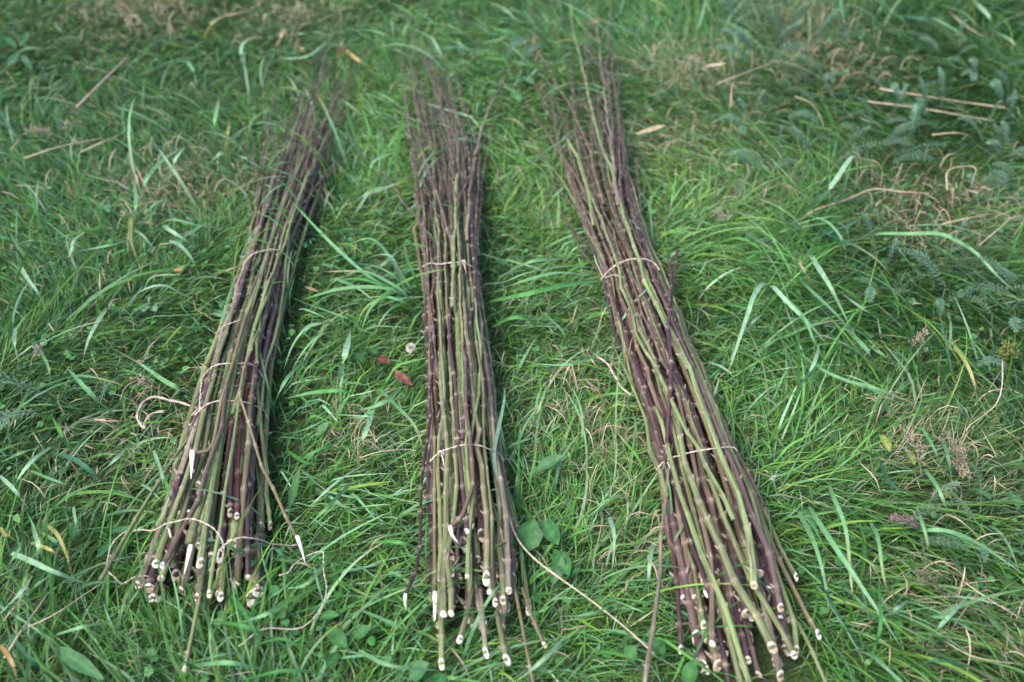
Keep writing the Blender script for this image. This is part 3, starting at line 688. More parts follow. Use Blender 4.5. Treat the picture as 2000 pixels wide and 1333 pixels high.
# denser, longer grass at the right-hand side and along the right bundle
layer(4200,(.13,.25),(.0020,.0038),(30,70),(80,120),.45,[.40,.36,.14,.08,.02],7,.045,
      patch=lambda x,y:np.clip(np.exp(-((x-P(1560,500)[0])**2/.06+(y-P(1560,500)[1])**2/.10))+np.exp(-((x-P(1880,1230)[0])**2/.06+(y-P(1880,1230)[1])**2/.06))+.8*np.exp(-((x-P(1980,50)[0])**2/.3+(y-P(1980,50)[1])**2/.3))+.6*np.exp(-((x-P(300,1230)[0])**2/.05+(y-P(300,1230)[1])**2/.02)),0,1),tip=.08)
for l in LAYS:
    n=120; q=rng.uniform(0,l.LEN*.72,n); sg=rng.choice([-1,1],n); p=l.at(q,sg*rng.uniform(1.0,1.25,n),np.zeros(n))
    hv=np.c_[np.interp(q,l.ss,l.half[:,0]),np.interp(q,l.ss,l.half[:,1])]; az=np.arctan2(-sg*hv[:,1],-sg*hv[:,0])+rng.normal(0,.7,n)
    c=mixcol(n,[.1,.3,.3,.15,.15]); p[:,2]=gz(p[:,0],p[:,1])
    packs.append(blade_arrays(p,az,rng.uniform(.09,.17,n),rng.uniform(.0025,.0046,n),np.radians(rng.uniform(5,25,n)),np.radians(rng.uniform(80,120,n)),rng.normal(0,.3,n),rng.normal(0,.6,n),c,c*1.2,7,rng.uniform(.02,.05,n)))
tag(blades_mesh('grass',packs,M_GRASS),'dense green meadow grass around the bundles','grass',kind='stuff')
# small round-leaved ground cover between the grass blades
x,y=scatter(1300,.3,lambda x,y:np.clip(.25+wav(x,y,5.0,4.4)*.9,.03,1)); n=len(x)
if True:
    c=np.array([[.05,.17,.045]])*rng.uniform(.7,1.5,(n,1))*rng.uniform(.9,1.1,(n,3)); l=rng.uniform(.006,.014,n)
    V,C,sg=blade_arrays(np.c_[x,y,gz(x,y)+rng.uniform(.008,.035,n)],rng.uniform(0,6.28,n),l,l*rng.uniform(.7,1.2,n),np.radians(rng.uniform(55,85,n)),np.radians(rng.uniform(80,110,n)),rng.normal(0,.2,n),rng.normal(0,.5,n),c,c*1.1,5,np.zeros(n))
    tag(blades_mesh('ground_cover',[(V,C,sg)],M_LEAF),'small round leaves creeping between the grass blades','ground cover',kind='stuff')
# dead straw litter
packs=[]
for dens,pt,zm in ((2600,lambda x,y:.12+.9*dryness(x,y),.03),(2600,lambda x,y:dryness(x,y)**1.5,.05)):
    x,y=scatter(dens,.3,pt); n=len(x)
    c=np.where(rng.random((n,1))<.75,STRAW,RUST)*rng.uniform(.55,1.15,(n,1))
    packs.append(blade_arrays(np.c_[x,y,gz(x,y)+rng.uniform(0,zm,n)],rng.uniform(0,6.28,n),rng.uniform(.015,.06,n),rng.uniform(.0009,.0022,n),np.radians(rng.uniform(55,90,n)),np.radians(rng.uniform(75,110,n)),rng.normal(0,.5,n),rng.normal(0,.8,n),c,c*1.1,4,rng.uniform(.004,zm,n)))
tag(blades_mesh('straw_litter',packs,M_STRAW),'dead straw lying through the meadow grass','straw',kind='stuff')

# ------------------------------------------------------------------ tussocks of long blades, each blade a part
def long_blade(px, w, col, tip, root, z0=.04, arch=.065, zt=.045, name='blade'):
    n=len(px); u=np.linspace(0,1,n); z=z0+(zt-z0)*u+arch*np.sin(math.pi*u**.8)
    p,s=smooth_path([P(x,y,z_) for (x,y),z_ in zip(px,z)],.012); u=s/s[-1]; k=len(p)
    T=np.gradient(p,axis=0); T/=np.linalg.norm(T,axis=1)[:,None]
    side=np.cross(T,[0,0,1.]); side/=np.linalg.norm(side,axis=1)[:,None]+1e-9; up=np.cross(side,T)
    ro=rng.uniform(-.5,.5)+rng.uniform(-.9,.9)*u
    sd=side*np.cos(ro)[:,None]+up*np.sin(ro)[:,None]; nn=np.cross(sd,T)
    hw=metres(w,p[k//2])/2*np.interp(u,[0,.2,.55,.85,1],[.7,1,.95,.5,.02])
    V=np.stack([p-sd*hw[:,None],p-nn*hw[:,None]*.28,p+sd*hw[:,None]],1).reshape(-1,3)   # folded along the midrib
    f=[(3*i+j,3*i+j+1,3*i+j+4,3*i+j+3) for i in range(k-1) for j in (0,1)]
    c=col[None]*rng.uniform(.95,1.05)+(tip-col)[None]*np.clip((u-.55)/.45,0,1)[:,None]
    mb=MB(); mb.add(V,f,np.repeat(c,3,axis=0)); return mb.build(name,M_GRASS,root)
SAGE=np.array([.25,.43,.27]); SAGE2=np.array([.15,.34,.15]); BRIGHT=np.array([.075,.26,.065]); DULL=np.array([.05,.16,.085]); DRYB=np.array([.44,.36,.22]); YELB=np.array([.32,.33,.11]); GOLD=np.array([.42,.29,.12])
BC=dict(s=SAGE,g=SAGE2,b=BRIGHT,d=DULL,y=YELB,t=DRYB,o=GOLD)
def tussock(label, blades, loc):
    r=empty('grass_tussock',(0,0,0),label,'grass tussock','tussocks of long grass blades')
    for pts,w,cc,*k in blades:
        long_blade(pts,w,BC[cc[0]]*rng.uniform(.88,1.12),BC[cc[-1]]*rng.uniform(.9,1.1),r,**(k[0] if k else {}))
LOW=dict(arch=.025); 
tussock('tussock of arching pale blades between the upper left and middle bundles',[
 ([(831,610),(790,572),(756,550),(711,531),(632,531)],9,'gt'),([(827,602),(775,569),(730,561),(662,565),(587,587)],9,'gg'),([(824,617),(782,587),(730,580),(690,592)],7,'gy'),
 ([(722,539),(750,515),(779,490)],7,'ss'),([(800,560),(734,471),(681,477),(631,488)],8,'gt'),([(790,570),(771,512),(752,497),(715,505),(674,527)],8,'sg'),
 ([(820,575),(737,550),(674,501),(620,448),(568,392)],7,'gb',dict(arch=.08,zt=.09)),([(820,570),(809,539),(794,505),(790,475)],7,'by'),([(760,575),(737,587),(719,610),(700,662)],8,'gg'),
 ([(800,590),(750,560),(700,545),(660,548)],6,'bg'),([(810,600),(760,580),(715,600),(695,640)],6,'by'),([(815,590),(770,540),(730,520),(690,516)],7,'gs')],None)
tussock('tussock of curved blades just right of the left bundle at mid length',[
 ([(554,722),(572,674),(599,640),(629,629),(660,636)][::-1],11,'gs'),([(700,640),(685,625),(614,599),(554,576)],7,'gb',dict(zt=.09)),([(662,741),(674,692),(685,644)],12,'ss'),
 ([(560,745),(590,690),(625,655),(655,650)][::-1],8,'gg'),([(557,779),(617,766),(674,764),(700,775)][::-1],8,'bs'),([(530,800),(560,740),(600,700)],7,'gg'),([(690,690),(650,720),(610,760)],6,'bb'),([(640,690),(600,720),(575,760)],6,'gy')],None)
tussock('tussock of crossing pale blades in the gap between the lower left and middle bundles',[
 ([(782,756),(760,779),(726,796),(700,800)],9,'gs'),([(728,803),(712,850),(696,884)],11,'ss'),([(740,760),(782,801),(809,831),(824,872),(826,899)],8,'gt'),([(674,794),(606,835),(550,850)],8,'gg'),
 ([(760,815),(719,814),(644,809)],7,'ss'),([(690,940),(640,990),(600,1030)],8,'gg'),([(715,905),(660,940),(610,985),(585,1010)],8,'ss'),([(560,880),(600,905),(650,900)],7,'bb'),([(560,920),(620,880),(680,860)],6,'bg'),([(700,850),(660,905),(640,950)],6,'bb')],None)
tussock('tussock with broad flat blades sweeping from the middle bundle to the right bundle',[
 ([(945,556),(985,550),(1037,531),(1112,520),(1168,524)],13,'ss'),([(948,575),(1020,550),(1090,533),(1160,540)],10,'gs'),([(955,590),(1022,576),(1105,557),(1190,548)],9,'bg',dict(zt=.07)),
 ([(989,535),(1034,512),(1075,507),(1120,503)],7,'gt'),([(1110,590),(1142,580),(1180,591),(1195,614)],10,'gs'),([(1146,677),(1165,652),(1184,629)],7,'gs'),([(950,620),(1000,600),(1050,605)],7,'by'),([(960,640),(1010,620),(1070,640)],7,'bg'),
 ([(960,600),(1000,640),(1020,690)],6,'bb'),([(1060,610),(1100,650),(1110,690)],6,'gb'),([(1180,690),(1110,712),(1040,711)],6,'gs'),([(1080,560),(1120,590),(1150,630)],7,'gs')],None)
tussock('tussock with a tall folded pale blade right of the right bundle',[
 ([(1510,562),(1490,555),(1472,579),(1460,615),(1433,696),(1420,740)],10,'ss',dict(arch=.10)),([(1505,558),(1511,561),(1544,597),(1586,639),(1619,678)],9,'sg'),([(1530,575),(1570,620),(1590,670),(1604,700)],8,'gg'),
 ([(1577,489),(1598,522),(1622,561),(1637,591),(1661,639)],10,'sg'),([(1590,560),(1575,535),(1563,515),(1565,498)],7,'tt'),([(1560,545),(1583,567),(1628,609),(1661,645),(1700,693)],12,'gs'),([(1480,700),(1530,690),(1590,720)],7,'gb'),
 ([(1490,640),(1540,665),(1580,720)],7,'bg'),([(1500,600),(1440,600),(1390,640)],6,'bb'),([(1520,480),(1470,500),(1420,540)],6,'bg'),([(1540,470),(1490,470),(1430,480)],6,'dd'),([(1450,655),(1470,630),(1492,612)],6,'ss')],None)
tussock('tussock of long blades drooping towards the right edge of the picture',[
 ([(1560,420),(1607,429),(1637,456),(1652,492),(1649,516)],8,'gs'),([(1590,440),(1625,462),(1670,480),(1712,507),(1739,537),(1751,558)],11,'dt'),([(1680,465),(1721,457),(1775,457),(1835,457),(1880,477),(1910,498),(1955,546),(1988,573)],9,'gs'),
 ([(1700,445),(1775,441),(1850,440),(1910,456),(1970,477)],8,'gs'),([(1517,432),(1550,438),(1586,447)],9,'ds'),([(1400,342),(1445,351),(1478,375),(1500,400)],8,'gg'),([(1640,570),(1680,600),(1718,624)],7,'ss'),
 ([(1583,408),(1622,366),(1664,306),(1674,322),(1670,372)],12,'st',dict(arch=.09)),([(1690,415),(1725,402),(1760,430),(1780,470)],6,'gt'),([(1750,480),(1790,530),(1800,540)],7,'ss'),([(1560,470),(1620,455),(1700,420)],7,'dd'),([(1600,470),(1660,440),(1690,415)],7,'db')],None)
tussock('tussock of long dark blades below the right bundle edge near the lower right corner',[
 ([(1580,990),(1600,1022),(1657,1108),(1715,1194),(1761,1266)],10,'gs'),([(1620,950),(1629,973),(1652,1036),(1663,1145),(1669,1185)],8,'gt'),([(1801,1260),(1850,1208),(1901,1154)],8,'ss'),([(1780,1040),(1807,1036),(1858,1039),(1916,1065),(1999,1122)],8,'gs'),
 ([(1790,1195),(1824,1205),(1873,1211),(1953,1228)],9,'gs'),([(1700,1020),(1715,1053),(1726,1128),(1738,1165)],8,'gt'),([(1790,990),(1801,1022),(1812,1065),(1810,1105)],7,'gy'),([(1560,1000),(1590,1060),(1610,1130),(1620,1200)],10,'gs'),([(1640,1130),(1680,1180),(1730,1230)],9,'gg'),
 ([(1720,1210),(1750,1190),(1775,1172)],7,'ss'),([(1650,1230),(1690,1260),(1720,1310)],8,'dg'),([(1600,1120),(1630,1190),(1690,1280)],10,'ds'),([(1700,1290),(1720,1220),(1716,1130)],7,'bb'),([(1760,1310),(1830,1290),(1920,1310)],7,'dd')],None)
tussock('tussock of grey green blades at the right of the lower frame, tips yellowed',[
 ([(1680,880),(1715,895),(1730,930),(1745,955)],10,'ds'),([(1800,835),(1826,880),(1842,925)],8,'gg'),([(1840,855),(1853,900),(1860,945)],8,'gs'),([(1805,915),(1830,950),(1846,985),(1852,1000)],8,'gt'),([(1862,674),(1889,713),(1904,755),(1908,787)],8,'yt'),
 ([(1720,905),(1740,945),(1790,970)],9,'dg'),([(1560,690),(1620,730),(1700,760),(1760,790)],8,'gs'),([(1640,740),(1700,755),(1790,790)],7,'gt'),([(1650,640),(1690,680),(1716,718)],10,'gs'),([(1760,715),(1720,690),(1690,672)],8,'gb'),([(1740,675),(1770,705),(1772,735)],7,'gs'),([(1560,760),(1590,710),(1600,670)],7,'ss')],None)
tussock('tussock of spreading blades left of the left bundle twine',[
 ([(255,425),(254,445),(255,470),(267,506),(279,536)],9,'yt'),([(262,450),(276,458),(300,485),(330,518)],8,'sg'),([(320,440),(330,449),(363,470),(390,494)],9,'ss'),([(330,470),(354,482),(378,512),(393,551)],9,'sg'),([(168,452),(144,470),(138,494),(120,521),(90,566)],8,'sg'),
 ([(250,600),(270,572),(315,557),(351,572),(387,593)],8,'ss'),([(207,605),(234,602),(258,620),(261,659)],9,'ss'),([(207,605),(192,626),(171,668),(159,719)],9,'sg'),([(40,520),(54,545),(78,578),(87,599)],8,'ss'),([(260,440),(265,400),(262,350)],7,'gg'),([(250,470),(210,480),(160,490)],8,'gs'),
 ([(280,460),(330,430),(385,440),(425,445)],7,'gs'),([(270,450),(300,400),(345,385)],7,'gg'),([(245,430),(200,400),(150,395)],7,'gg'),([(120,480),(60,470),(10,490)],7,'gs'),([(150,520),(90,530),(20,570)],7,'ds'),([(30,640),(28,670),(37,710)],8,'ss'),([(75,680),(95,720),(98,760)],7,'gy')],None)
tussock('tussock of long straight blades left of the left bundle halfway down',[
 ([(225,812),(180,772),(150,740),(126,713)],9,'gb'),([(382,776),(345,757),(315,740),(263,702)],9,'gs'),([(99,873),(65,898),(36,934),(22,963)],9,'sg'),([(97,884),(146,898),(191,932),(215,945)],11,'dd'),([(193,925),(225,898),(250,871)],8,'ss'),([(0,745),(45,753),(80,765)],10,'gg'),([(240,735),(290,718),(330,705)],9,'gs'),
 ([(90,870),(40,885),(0,905)],8,'gg'),([(60,920),(110,940),(180,960)],7,'gs'),([(0,930),(30,960),(60,1000)],8,'ss'),([(140,880),(120,850),(100,810)],6,'bb'),([(310,910),(330,960),(335,990)],7,'bg'),([(300,880),(315,925),(320,960)],7,'sg'),([(160,800),(90,790),(20,800)],8,'gg')],None)
tussock('tussock with a broad pale blade and a yellow curl in the lower left corner',[
 ([(142,1132),(130,1085),(112,1045),(92,1026)][::-1],8,'yo'),([(22,1080),(60,1096),(100,1115),(140,1130),(182,1146)],11,'ss'),([(0,1199),(42,1155),(65,1120)],9,'sy'),([(72,1095),(74,1062),(60,1025)],9,'sg'),([(155,1050),(148,1020),(143,990)][::-1],7,'ss'),([(140,1095),(110,1060),(82,1040)],8,'gs'),([(0,1260),(22,1292),(33,1328)],9,'ot'),
 ([(40,1170),(75,1140),(105,1118)],8,'gs'),([(60,1060),(100,1075),(130,1098)],7,'yo'),([(0,1120),(30,1085),(45,1050)],8,'gd'),([(20,1240),(60,1290),(110,1333)],9,'dd'),([(0,1030),(14,1050),(20,1033)],7,'yt'),([(110,1240),(160,1225),(230,1210)],7,'gg')],None)
tussock('tussock of arching blades at the upper left, beside the bundle tops',[
 ([(444,282),(480,249),(516,240),(552,249)],8,'ss',dict(arch=.10)),([(273,393),(285,351),(318,312),(357,288)],8,'gs'),([(327,354),(342,312),(360,288)],8,'ss'),([(450,340),(420,320),(400,320)],7,'gs'),([(440,290),(445,260),(448,235)],6,'yo'),([(415,280),(420,230),(428,195)],7,'gs'),([(400,330),(430,300),(455,310)],7,'gg'),
 ([(330,200),(320,180),(330,175)],6,'gg'),([(510,330),(480,310),(455,300)],8,'ss'),([(290,130),(305,115),(320,135)],7,'gs'),([(365,120),(378,140),(383,165)],8,'gs')],None)
tussock('clump of yellowing bent blades behind the left and middle bundle tips',[
 ([(399,72),(414,45),(441,30)],7,'yt'),([(481,141),(471,108),(474,87),(492,72)],7,'sy'),([(540,90),(548,72),(555,54)],8,'to'),([(577,95),(582,80),(592,72)],7,'tt'),([(603,112),(592,98),(585,90)],7,'ot'),([(660,110),(665,90),(672,76)],8,'ot'),([(675,98),(700,118),(725,132)],8,'ot'),([(620,75),(590,66),(560,70)],7,'gt'),
 ([(780,90),(755,70),(710,58),(670,70)],9,'gs'),([(800,115),(780,100),(745,95)],8,'ss'),([(640,80),(600,110),(545,115)],7,'gs'),([(690,60),(720,50),(770,85)],7,'gy')],None)
tussock('long grass overhanging at the top right corner',[
 ([(1832,9),(1880,24),(1910,51),(1949,72),(1964,99)],8,'gt'),([(1900,0),(1930,30),(1940,50)],8,'ss'),([(1780,30),(1830,40),(1880,70),(1900,100)],8,'gg'),([(1850,20),(1900,60),(1990,100)],7,'to'),([(1920,0),(1960,20),(1999,30)],8,'gg'),([(1940,60),(1975,80),(2000,110)],7,'gt'),([(1640,0),(1648,40),(1655,80)],7,'gs'),([(1760,30),(1800,36),(1850,35)],8,'ds')],None)
tussock('lone curling whitish blade lying on the right edge of the middle bundle',[([(985,975),(969,925),(965,880),(974,835),(985,780),(984,755)],8,'ss',dict(z0=.07,arch=.03,zt=.05))],None)
tussock('fringe of bright blades across the lower ends of the left bundle',[
 ([(450,1160),(490,1220),(520,1290)],10,'bs'),([(420,1215),(480,1225),(560,1260)],10,'bb'),([(380,1300),(450,1295),(520,1310)],10,'gs'),([(560,1170),(520,1200),(470,1215)],8,'gs'),([(600,1110),(540,1160),(500,1180)],8,'gg'),([(350,1300),(430,1280),(470,1275)],8,'gs'),([(560,1095),(530,1070),(515,1120)],7,'ss'),
 ([(500,1260),(560,1250),(630,1300)],9,'bg'),([(690,1160),(640,1175),(580,1200)],8,'gg'),([(640,1090),(600,1140),(560,1150)],7,'gs'),([(470,1330),(560,1310),(650,1320)],9,'bg'),([(250,1325),(330,1300),(390,1290)],8,'gd'),([(200,1290),(260,1270),(330,1265)],8,'gd')],None)
tussock('fringe of blades round the lower ends of the middle bundle',[
 ([(1010,1330),(1060,1290),(1110,1235)],8,'ss'),([(700,1270),(760,1300),(860,1310)],8,'gs'),([(700,1190),(770,1220),(830,1250)],8,'gg'),([(880,1330),(960,1300),(1050,1290)],8,'gg'),([(1050,1310),(1110,1310),(1170,1333)],10,'ss'),([(720,1130),(770,1120),(830,1110)],7,'gg'),([(1100,1200),(1060,1180),(1020,1160)],7,'bb'),
 ([(1140,1010),(1180,980),(1230,960)],7,'gs'),([(1200,1180),(1150,1200),(1090,1205)],8,'gs'),([(1190,1010),(1200,1050),(1195,1120)],9,'ss'),([(1275,1060),(1268,1110),(1266,1170)],9,'ss'),([(700,1010),(750,1030),(830,1025)],7,'gs'),([(720,1060),(780,1060),(840,1080)],7,'bg')],None)

# ------------------------------------------------------------------ broad-leaved weeds
def leaf_mesh(length, width, shape, col, notch=0.0, curl=.15, wave=.0):
    n,m_=9,5; V=[];C=[]
    for i in range(n):
        u=i/(n-1); w=width/2*(math.sin(math.pi*min(1,u**shape*.96+.03))**.75)
        for j in range(m_):
            v=(j-2)/2; x=w*v; y=length*u - (notch*length*.25*abs(v) if u<.3 else 0)
            z=-curl*length*u*u*.5+.22*abs(v)*w*1.0+wave*width*math.sin(u*14+v*3)*abs(v)
            V.append((x,y,z)); k=1.35 if j==2 else 1.0; C.append(col*k*rng.uniform(.9,1.1))
    f=[(i*m_+j,i*m_+j+1,(i+1)*m_+j+1,(i+1)*m_+j) for i in range(n-1) for j in range(m_-1)]
    return V,f,C
def place_leaf(root, base, tip, w_px, shape=1.0, col=None, z0=.035, z1=.055, stalk=True, notch=0, name='leaf', curl=.15, mat_=None, rag=0.12):
    """a leaf running from one traced point to the other"""
    p0,p1=P(*base,z0),P(*tip,z1); d=p1-p0; l=np.linalg.norm(d); y=d/l; x=np.cross(y,[0,0,1.]); x/=np.linalg.norm(x); z=np.cross(x,y)
    ro=rng.uniform(-.25,.25); x,z=x*math.cos(ro)+z*math.sin(ro),z*math.cos(ro)-x*math.sin(ro)
    V,f,C=leaf_mesh(l,metres(w_px,p0),shape,col,notch,curl); V=np.array(V)
    if rag: V=V+rng.normal(0,1,V.shape)*np.array([.12,.05,.10])*rag*metres(w_px,p0); C=[c_*rng.uniform(1-rag,1+rag) for c_ in C]
    mb=MB(); mb.add(p0+V[:,:1]*x+V[:,1:2]*y+V[:,2:]*z,f,C)
    if stalk: tube(mb,[p0-y*.03-[0,0,.03],p0-y*.012-[0,0,.008],p0+y*.004],[.0014,.0012,.001],col*1.3,k=5)
    return mb.build(name,mat_ or M_LEAF,root)
LG=np.array([.042,.140,.040]); LB=np.array([.065,.185,.070]); LD=np.array([.040,.125,.045])
def weed(label, leaves, col, cat='weed', name='broadleaf_weed'):
    b_=leaves[0][0]; r=empty(name,P(*b_,0.0),label,cat,'broad-leaved weeds in the grass')
    for (b0_,t_,w,*k) in leaves:
        o=place_leaf(r,b0_,t_,w,col=col*rng.uniform(.9,1.1),**(k[0] if k else {})); o.location=-Vector(r.location)
weed('oval light green leaf lying flat right of the middle bundle',[((1046,920),(1098,888),28)],LB)
weed('weed with two large heart-shaped leaves beside the lower right of the middle bundle',[((1030,1070),(1040,1015),50,dict(notch=.5)),((1062,1018),(1088,1060),34,dict(notch=.4)),((1085,1075),(1110,1120),34)],LG)
weed('pair of pointed leaves in the grass left of the right bundle foot',[((1080,1140),(1098,1085),26),((1105,1130),(1130,1110),18)],LG)
weed('narrow dark oval leaf low in the left corner',[((107,1265),(196,1322),30,dict(shape=.9))],LD*1.1)
weed('upright oval leaf under the lower end of the right bundle',[((1338,1340),(1358,1290),34,dict(z1=.07))],LG)
weed('rounded leaves between the stray string and the right bundle foot',[((1225,1290),(1240,1262),32),((1270,1250),(1296,1275),32),((1215,1255),(1235,1240),22)],LG)
weed('three-lobed pale leaf in the grass left of the left bundle',[((292,597),(292,579),20,dict(shape=.8)),((290,598),(278,606),20,dict(shape=.8)),((294,598),(304,605),20,dict(shape=.8))],np.array([.14,.26,.15]),'clover','clover_plant')
weed('small three-lobed leaf low on the left edge',[((76,664),(76,650),18,dict(shape=.8)),((74,666),(64,672),18,dict(shape=.8)),((78,666),(88,672),18,dict(shape=.8))],LB,'clover','clover_plant')
weed('clover leaves touching the left side of the left bundle',[((440,585),(452,578),16,dict(shape=.8)),((438,587),(430,598),16,dict(shape=.8)),((420,540),(438,528),18),((425,606),(436,616),16,dict(shape=.8))],LB,'clover','clover_plant')
weed('long toothed leaf standing right of the left bundle foot',[((566,992),(583,915),17,dict(z1=.08))],LG*1.1)
weed('broad leaves below the right end of the left bundle string',[((640,1225),(675,1262),30),((690,1245),(722,1225),26),((660,1275),(640,1300),26),((620,1205),(660,1200),22)],LG)
weed('round leaf cluster at the lower middle frame edge',[((800,1325),(835,1295),40),((840,1320),(868,1335),34)],LD*1.2)
weed('smooth leaves in the gap below the left bundle twine',[((620,850),(640,825),20),((600,900),(615,880),16),((560,880),(566,860),15)],LB)
weed('bluish leaf cluster behind the tip of the middle bundle',[((1020,150),(1040,160),22),((1000,180),(1015,195),20),((1030,130),(1012,128),18)],LB)
weed('dark leaf rosette at the top left corner',[((30,95),(10,70),16),((40,90),(55,60),16),((45,100),(80,95),16),((35,105),(15,125),16),((42,108),(60,130),14)],LD)
weed('leaf pair in the grass left of the middle bundle dead leaf',[((690,690),(708,705),22),((720,680),(735,690),16)],LG)
weed('leafy weed under the left string loop',[((215,1040),(262,1030),22),((225,1055),(190,1085),20),((150,1010),(140,1050),16)],LD*1.15)
weed('yellowing round leaf among the seed heads on the right',[((1722,850),(1738,878),18),((1775,880),(1787,905),14)],np.array([.22,.28,.06]))
weed('small yellow leaf below the seed heads at right',[((1838,958),(1858,972),16),((1846,950),(1850,970),12)],np.array([.26,.28,.06]))
weed('pale leaves at the far right edge, lower half',[((1905,955),(1935,972),24),((1975,960),(1990,990),24)],LB)
weed('rounded leaves in the lower right corner grass',[((1940,1240),(1960,1225),20),((1960,1262),(1985,1250),24),((1930,1290),(1945,1300),16)],LD*1.2)
weed('clover patch of small leaves left of the upper left bundle',[((380,500),(396,490),18),((340,515),(352,528),16),((395,470),(380,462),16),((280,440),(290,425),14),((200,400),(212,412),16)],LB,'clover','clover_plant')

# red-brown dead leaf, clover flower, snapped twig with white bloom
r=empty('dead_leaf',P(745,700,.03),'red-brown dead leaf in two pieces left of the middle bundle','leaf')
for b_,t_,w in (((735,698),(762,712),20),((770,725),(806,757),18)):
    o=place_leaf(r,b_,t_,w,col=np.array([.18,.065,.045])*rng.uniform(.85,1.1),z0=.040,z1=.034,stalk=False,name='leaf_piece',curl=-.3,rag=.5); o.location=-Vector(r.location)
for (b_,t_,w,lab,cc) in (((340,530),(362,524),10,'small rusty dead leaf left of the upper left bundle',np.array([.30,.13,.06])),((1243,262),(1298,250),16,'pale tan dead leaf right of the upper right bundle',np.array([.34,.27,.17])),
                     ((1150,48),(1172,42),12,'small orange-brown dead leaf behind the right bundle tips',np.array([.20,.11,.05])),((596,560),(622,574),10,'curled brown dead leaf beside the left bundle twine',np.array([.28,.17,.12])),((1375,130),(1418,128),10,'pale curled dead leaf at the top, right of centre',np.array([.42,.33,.24])),((1890,372),(1910,380),12,'pinkish dead leaf on the far right',np.array([.45,.33,.27]))):
    o=place_leaf(None,b_,t_,w,col=cc,z0=.05,z1=.05,stalk=False,name='dead_leaf',curl=-.2,mat_=M_STRAW); tag(o,lab,'leaf','dead leaves in the grass')
def ball_flower(label, px, r_px, stem_to, cat, colr, n=60):
    c=P(*px,.07); R=metres(r_px,c); root=empty('flower',P(*stem_to,0),label,cat)
    off=-Vector(root.location)
    mb=MB(); tube(mb,[P(*stem_to,.02),(P(*stem_to,.04)+c)/2+[0,0,.01],c],[.0012,.0012,.0011],np.array([.16,.22,.09]),k=5); o=mb.build('flower_stalk',M_STRAW,root); o.location=off
    mb=MB()
    for i in range(n):
        ph=math.acos(1-1.7*(i+.5)/n); th=i*2.399; d=np.array([math.sin(ph)*math.cos(th),math.sin(ph)*math.sin(th),math.cos(ph)])
        s_=np.cross(d,[0.3,.2,1.]); s_/=np.linalg.norm(s_)
        q=c+d*R*.35; w=R*.17; e_=c+d*R*rng.uniform(.85,1.15)
        mb.add([q-s_*w*.4,q+s_*w*.4,(q+e_)/2+s_*w,e_,(q+e_)/2-s_*w],[(0,1,2,4),(4,2,3)],colr*rng.uniform(.8,1.1))
    o=mb.build('flower_head',M_LEAF,root); o.location=off
ball_flower('small white clover flower left of the middle bundle',(802,680),11,(815,705),'flower',np.array([.72,.66,.58]))
ball_flower('small white bud on a lying stalk right of the right bundle',(1510,934),6,(1450,930),'flower',np.array([.70,.68,.55]),40)
r=None

# ------------------------------------------------------------------ dry stalks and seed heads
def stalk(label, px, w, col=(.42,.31,.22), z=.065):
    p,s=smooth_path([P(x,y,z+ (0.01*math.sin(i*2.1))) for i,(x,y) in enumerate(px)],.012)
    r_=metres(w*.66,p[len(p)//2])/2*np.linspace(1.1,.6,len(p)); mb=MB()
    r_=r_*(1+.35*(np.arange(len(p))%9==4)); c=(np.array(col)*.55+np.array([.36,.31,.22])*.4)*rng.uniform(.8,1.15,(len(p),1)); tube(mb,p,r_,c,k=6)
    tag(mb.build('dry_stalk',M_DRY,None),label,'stalk','dry stalks lying in the grass')
PK=(.42,.29,.24)
stalk('upper of the two pale straight stalks at the far upper right',[(1718,174),(1790,186),(1874,199),(1964,211)],6,(.50,.40,.30))
stalk('lower of the two pale straight stalks at the far upper right',[(1694,199),(1790,211),(1943,237)],5,(.42,.34,.26))
stalk('long tan stalk with one bend right of the right bundle',[(1570,425),(1592,411),(1655,390),(1706,370),(1760,375),(1820,379)],6)
stalk('thin stalk bent square like a gate on the far right',[(1850,372),(1853,333),(1904,327),(1898,360)],4.5,(.45,.37,.24),.09)
stalk('pinkish stalk on the far right pointing at the edge',[(1841,438),(1890,427),(1940,417)],5,PK)
stalk('slanting grey stalk at the far right edge',[(1912,480),(1950,448),(1982,420)],5,(.33,.28,.24))
stalk('straight tan stalk at the upper left pointing up right',[(150,210),(198,162),(246,114)],6,PK)
stalk('long low stalk on the left below the seed heads',[(48,310),(114,288),(201,270)],5,(.40,.32,.22))
stalk('short stalk lying under the long low stalk on the left',[(159,297),(195,281),(234,264)],5.5,(.42,.33,.22))
stalk('pale stalk at the top left bending to the frame edge',[(438,31),(462,27),(492,18),(516,-2)],4,(.40,.32,.23))
stalk('pale straw in the lower left corner, steepest of the three',[(8,1286),(38,1238),(65,1200),(92,1162)],6,(.45,.37,.33))
stalk('long straw crossing the lower left corner',[(45,1230),(108,1200),(160,1165),(205,1135)],5,(.44,.36,.24))
stalk('short straw by the lower left frame edge',[(8,1212),(30,1183),(55,1152)],5,(.42,.35,.30))
stalk('curved white stalk hanging at the far right',[(1958,705),(1957,755),(1946,789),(1920,813),(1894,831),(1885,847)],4.5,(.55,.46,.40),.08)
stalk('long smooth pale stalk running from the middle bundle to the right bundle foot',[(985,975),(995,1015),(1012,1055),(1040,1088),(1080,1120),(1150,1170),(1220,1225),(1278,1278)],7,(.50,.45,.33))
stalk('curved reddish stalk at the top right, right of the bundle tips',[(1427,210),(1430,168),(1439,162),(1469,164)],5,(.34,.20,.15))
stalk('thin yellow stalk arching in the upper right grass',[(1553,189),(1586,204),(1607,240),(1604,252)],4,(.42,.36,.12))
stalk('short tan stalk arched over the right-hand weeds',[(1820,264),(1862,260),(1892,264)],4.5,(.48,.38,.22))
